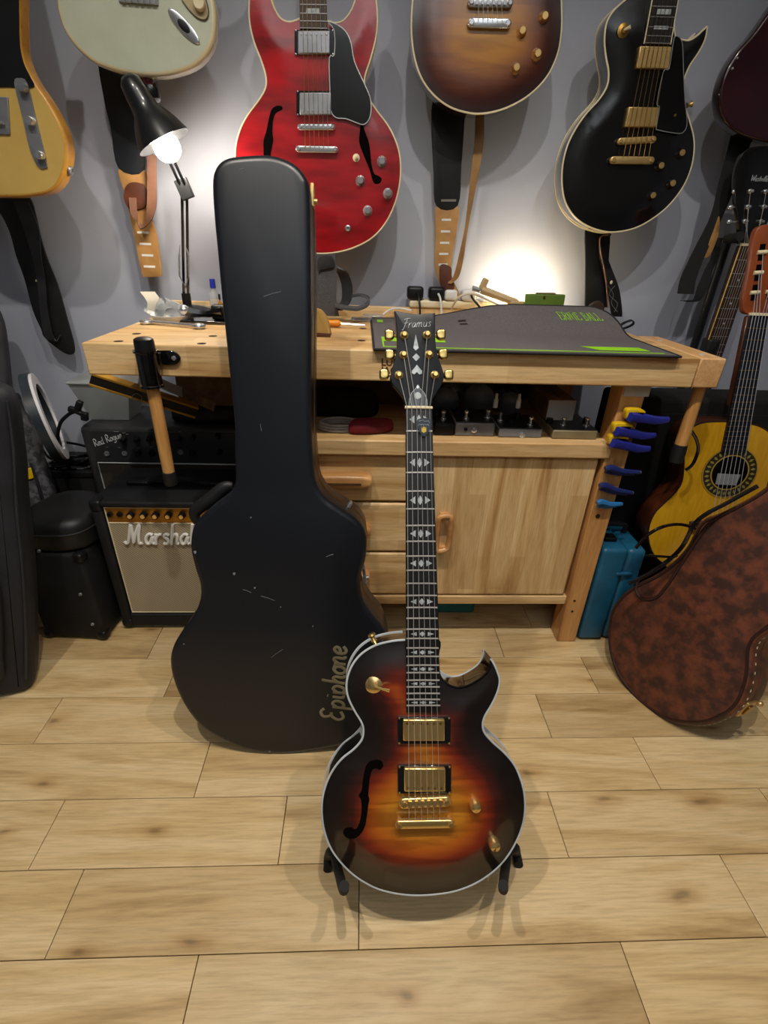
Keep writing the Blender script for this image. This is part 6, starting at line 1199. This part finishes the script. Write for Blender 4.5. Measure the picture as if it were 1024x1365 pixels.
o_ = A5.p(1000.5, 241, .0006); mb = MB(); strokes(mb, 'Westville', lambda x, y: o_+Vector((x, y, 0)), .0125, .0008, .12, 2, 5); part(mb, 'headstock_name', PEARL, hdk, True)
yk = A5.world(A5.p(998, 318, 0)); gs = root('guitar_stand', 'tall black stand with a padded yoke holding the acoustic neck', 'stand', (yk.x, 1.57, 0))
part(MB().tube([(yk.x, 1.585, .02), (yk.x, 1.585, yk.z)], .012, 10), 'pole', TUBE, gs); part(MB().tube([(yk.x, 1.585, yk.z), (yk.x, 1.54, yk.z)], .012, 10), 'yoke_stem', TUBE, gs)
part(MB().tube([(yk.x-.045, 1.47, yk.z+.004), (yk.x-.043, 1.50, yk.z), (yk.x-.034, 1.535, yk.z-.002), (yk.x, 1.545, yk.z), (yk.x+.034, 1.535, yk.z), (yk.x+.043, 1.5, yk.z), (yk.x+.045, 1.47, yk.z+.004)], .012, 10, k=4), 'yoke', FOAM, gs)
for a in (.4, 2.6, 4.7): part(MB().tube([(yk.x, 1.585, .03), (yk.x+.07*math.cos(a), 1.585+.04*math.sin(a), .01)], .01, 8), 'foot', TUBE, gs)
# classical guitar
hc = AY((972.6, 630), 1.16); Q = Frame(hc, -6, 8); cg = root('classical_guitar', 'honey yellow classical guitar with patterned rosette behind the brown case', 'guitar', Frame(hc, -6, 8))
bo = r3((800, 305), (740, 318), (690, 348), (655, 400), (640, 470), (645, 560), (632, 690), (588, 762), (520, 830), (460, 890), (425, 960), (412, 1030), (420, 1100), (450, 1170), (510, 1228), (600, 1300), (720, 1350), (860, 1360), (1000, 1330), (1130, 1250), (1210, 1130), (1230, 1010), (1210, 900), (1180, 800), (1190, 700), (1230, 600), (1250, 500), (1220, 400), (1150, 340), (1040, 310), (920, 302))
YG = M('amber_spruce', '#c99a20', '#bb8a18', .22, coat=1, stretch=(8, 1, 1), scale=20)
CPp = dedupe([Vector((p.x, p.y)) for p in smooth([p.to_3d() for p in Q.p2(bo)], 4)], 3e-4)
if area2(CPp) < 0: CPp.reverse()
part(MB().rings(CPp, -.09, -.001, .004, .0), 'body', M('mahogany_side', '#5a2c18', '#43200f', .3, coat=.6), cg, True, smooth_angle=50); cface(CPp, 0, 'soundboard', YG, cg, .03)
part(MB().tube([(p.x, p.y, -.001) for p in CPp], .0022, 6, closed=True), 'binding', M('dark_binding', '#2a1810', '#1d110b', .4), cg, True)
def disc(r0, r1, w0, w1, n=48): return MB().add([(r*math.cos(2*math.pi*i/n), r*math.sin(2*math.pi*i/n), h) for r, h in ((r0, w0), (r1, w0), (r1, w1), (r0, w1)) for i in range(n)], [(k*n+i, k*n+(i+1) % n, ((k+1) % 4)*n+(i+1) % n, ((k+1) % 4)*n+i) for k in range(4) for i in range(n)])
rs = Q.p(1010, 630).x
R1 = (Q.p(972.6+37, 630)-Q.p(972.6, 630)).length; k_ = R1
ro = part(disc(k_*.66, k_, 0, .0012), 'rosette', M('rosette_ink', '#2b2416', '#1d180e', .5), cg, True); part(disc(k_*.645, k_*.69, 0, .0016), 'rosette_ring', M('gold_inlay', '#a5872f', '#8c7024', .4), ro, True); part(disc(k_*.955, k_*1.0, 0, .0016), 'rosette_ring', MATS['gold_inlay'], ro, True)
mb = MB()
for i in range(28):
    t = 2*math.pi*i/28; cx_, cy_ = k_*.82*math.cos(t), k_*.82*math.sin(t); r_ = k_*.062
    mb.prism([(cx_+r_*1.5*math.cos(t), cy_+r_*1.5*math.sin(t)), (cx_+r_*math.cos(t+1.57)*.8, cy_+r_*math.sin(t+1.57)*.8), (cx_-r_*1.5*math.cos(t), cy_-r_*1.5*math.sin(t)), (cx_-r_*math.cos(t+1.57)*.8, cy_-r_*math.sin(t+1.57)*.8)], .0012, .0017)
part(mb, 'rosette_pattern', M('olive_inlay', '#8c8440', '#787033', .5), ro, True)
part(MB().lathe([(k_*.65, 0), (k_*.65, .0008), (0, .0008)], (0, 0, 0), (0, 0, 1), 40), 'sound_hole', HOLE, cg, True); part(MB().prism([(-k_*.4, -k_*.48), (k_*.36, -k_*.48), (k_*.42, -k_*.05), (-k_*.42, -k_*.05)], .0009, .0012), 'maker_label', M('aged_label', '#8a8d90', '#74777a', .7), cg, True)
fb = Q.p2(cr(900, 400, .16125, [(620, 126), (775, 132), (588, 1262), (384, 1262)]), .006); part(MB().prism([fb[0], fb[1], fb[2], fb[3]], .0008, .007), 'fingerboard', M('worn_ebony', '#1a1a20', '#121217', .4), cg, True); part(MB().prism([fb[0], fb[1], fb[2]+(fb[1]-fb[2])*.35, fb[3]+(fb[0]-fb[3])*.35], -.02, .0008), 'neck', MATS['mahogany_side'], cg, True, .005)
for k in range(1, 19):
    t = (1-2**(-k/12))/(1-2**(-19/12)); a, b = fb[0].lerp(fb[3], t), fb[1].lerp(fb[2], t); part(MB().tube([(a.x, a.y, .0074), (b.x, b.y, .0074)], .0009, 5), 'fret', BRASS, cg, True)
n0, n1 = fb[0], fb[1]; ud = ((n0+n1)/2-(fb[3]+fb[2])/2).normalized(); sv = Vector((ud.y, -ud.x)); part(MB().prism([n0, n1, n1+ud*.006, n0+ud*.006], 0, .011), 'nut', IVORY, cg, True)
c = (n0+n1)/2+ud*.006; hk = part(MB().rings(smooth([c-sv*.026, c-sv*.038+ud*.03, c-sv*.036+ud*.10, c-sv*.038+ud*.17, c-sv*.02+ud*.185, c+ud*.178, c+sv*.02+ud*.185, c+sv*.038+ud*.17, c+sv*.036+ud*.10, c+sv*.038+ud*.03, c+sv*.026], 4), -.018, 0, .001, .002), 'headstock', M('reddish_mahogany', '#8a4420', '#703415', .35), cg, True)
for s in (-1, 1):
    for j in range(3): q = c+sv*(.017*s)+ud*(.045+.042*j); part(MB().prism([q-sv*.006-ud*.017, q+sv*.006-ud*.017, q+sv*.006+ud*.017, q-sv*.006+ud*.017], -.0005, .0006), 'peg_slot', HOLE, hk, True); part(MB().cyl((q-sv*.01).to_3d()+Vector((0, 0, .001)), (q+sv*.01).to_3d()+Vector((0, 0, .001)), .0045, n=10), 'string_roller', IVORY, hk, True)
for i in range(6):
    t = .08+.168*i; a = n0.lerp(n1, t); b = fb[3].lerp(fb[2], t); e = b+(b-a)*.55; q = c+sv*((-.017 if i < 3 else .017))+ud*(.045+.042*(i if i < 3 else 5-i))
    part(MB().tube([(q.x, q.y, .005), (a.x, a.y, .0115), (e.x, e.y, .014)], .0006, 5), 'string', M('nylon_string', '#a9b0bc', '#8f96a3', .3), cg, True)
bb = (fb[3]+fb[2])/2-ud*.20; part(MB().prism([bb-sv*.08-ud*.01, bb+sv*.08-ud*.01, bb+sv*.08+ud*.012, bb-sv*.08+ud*.012], 0, .012), 'bridge', ROSE, cg, True, .002)
# rack that carries the classical guitar
rk = root('guitar_rack', 'low black rack carrying the classical guitar, mostly hidden by the brown case', 'stand', (1.0, 1.15, 0)); zr = Q.world((0, min(p.y for p in CPp), 0)).z-.012; yb_ = Q.world((0, min(p.y for p in CPp), 0)).y
for x in (.93, 1.12): part(MB().tube([(x, yb_-.03, zr), (x, yb_+.09, zr), (x, yb_+.10, .01)], .009, 8), 'rail', TUBE, rk); part(MB().tube([(x, yb_+.02, zr), (x, yb_+.0, .01)], .009, 8), 'post', TUBE, rk)
part(MB().tube([(.9, yb_+.10, .01), (1.15, yb_+.10, .01)], .009, 8), 'base_bar', TUBE, rk)
# cables at the right
for nm, P, Y, lab, r_ in (('black_cable', r3((330, 1125), (400, 1045), (500, 988), (600, 970), (690, 985), (720, 1000)), 1.07, 'black cable arching over the lower body of the classical guitar', .0042), ('black_cable', r3((690, 360), (725, 420), (735, 490), (700, 580), (655, 618)), 1.12, 'black cable loop hanging beside the rosette', .004), ('black_cable', r3((395, 1172), (480, 1178), (570, 1182), (600, 1170)), 1.06, 'short black cable running level below the arching cable', .0036)):
    solo(MB().tube([AY(p, Y) for p in P], r_, 8, k=5), nm, BLKG, lab, 'cable', group='loose cables')
solo(MB().tube([AY(p, 1.0) for p in ((838, 778), (862, 766), (890, 748), (910, 728), (925, 700), (942, 685), (970, 670), (1010, 648))], .005, 8, k=5), 'black_cable', BLKG, 'thick black cable along the upper edge of the brown case', 'cable', group='loose cables')
q = A5.p(946, 463, 0); part(MB().rbox(q.x-.016, q.x+.02, q.y-.028, q.y+.026, -.024, .016, .008), 'capo', RUB, ac, True, label='black rubber capo')
part(MB().tube([BC.p(x, y, .002) for x, y in cr(724, 600, .3003, [(425, 570), (414, 620), (440, 658), (500, 655), (550, 602), (605, 520), (680, 405), (745, 320), (860, 255)])], .004, 8, k=4), 'seam', MATS['dark_brown_piping'], bc, True)
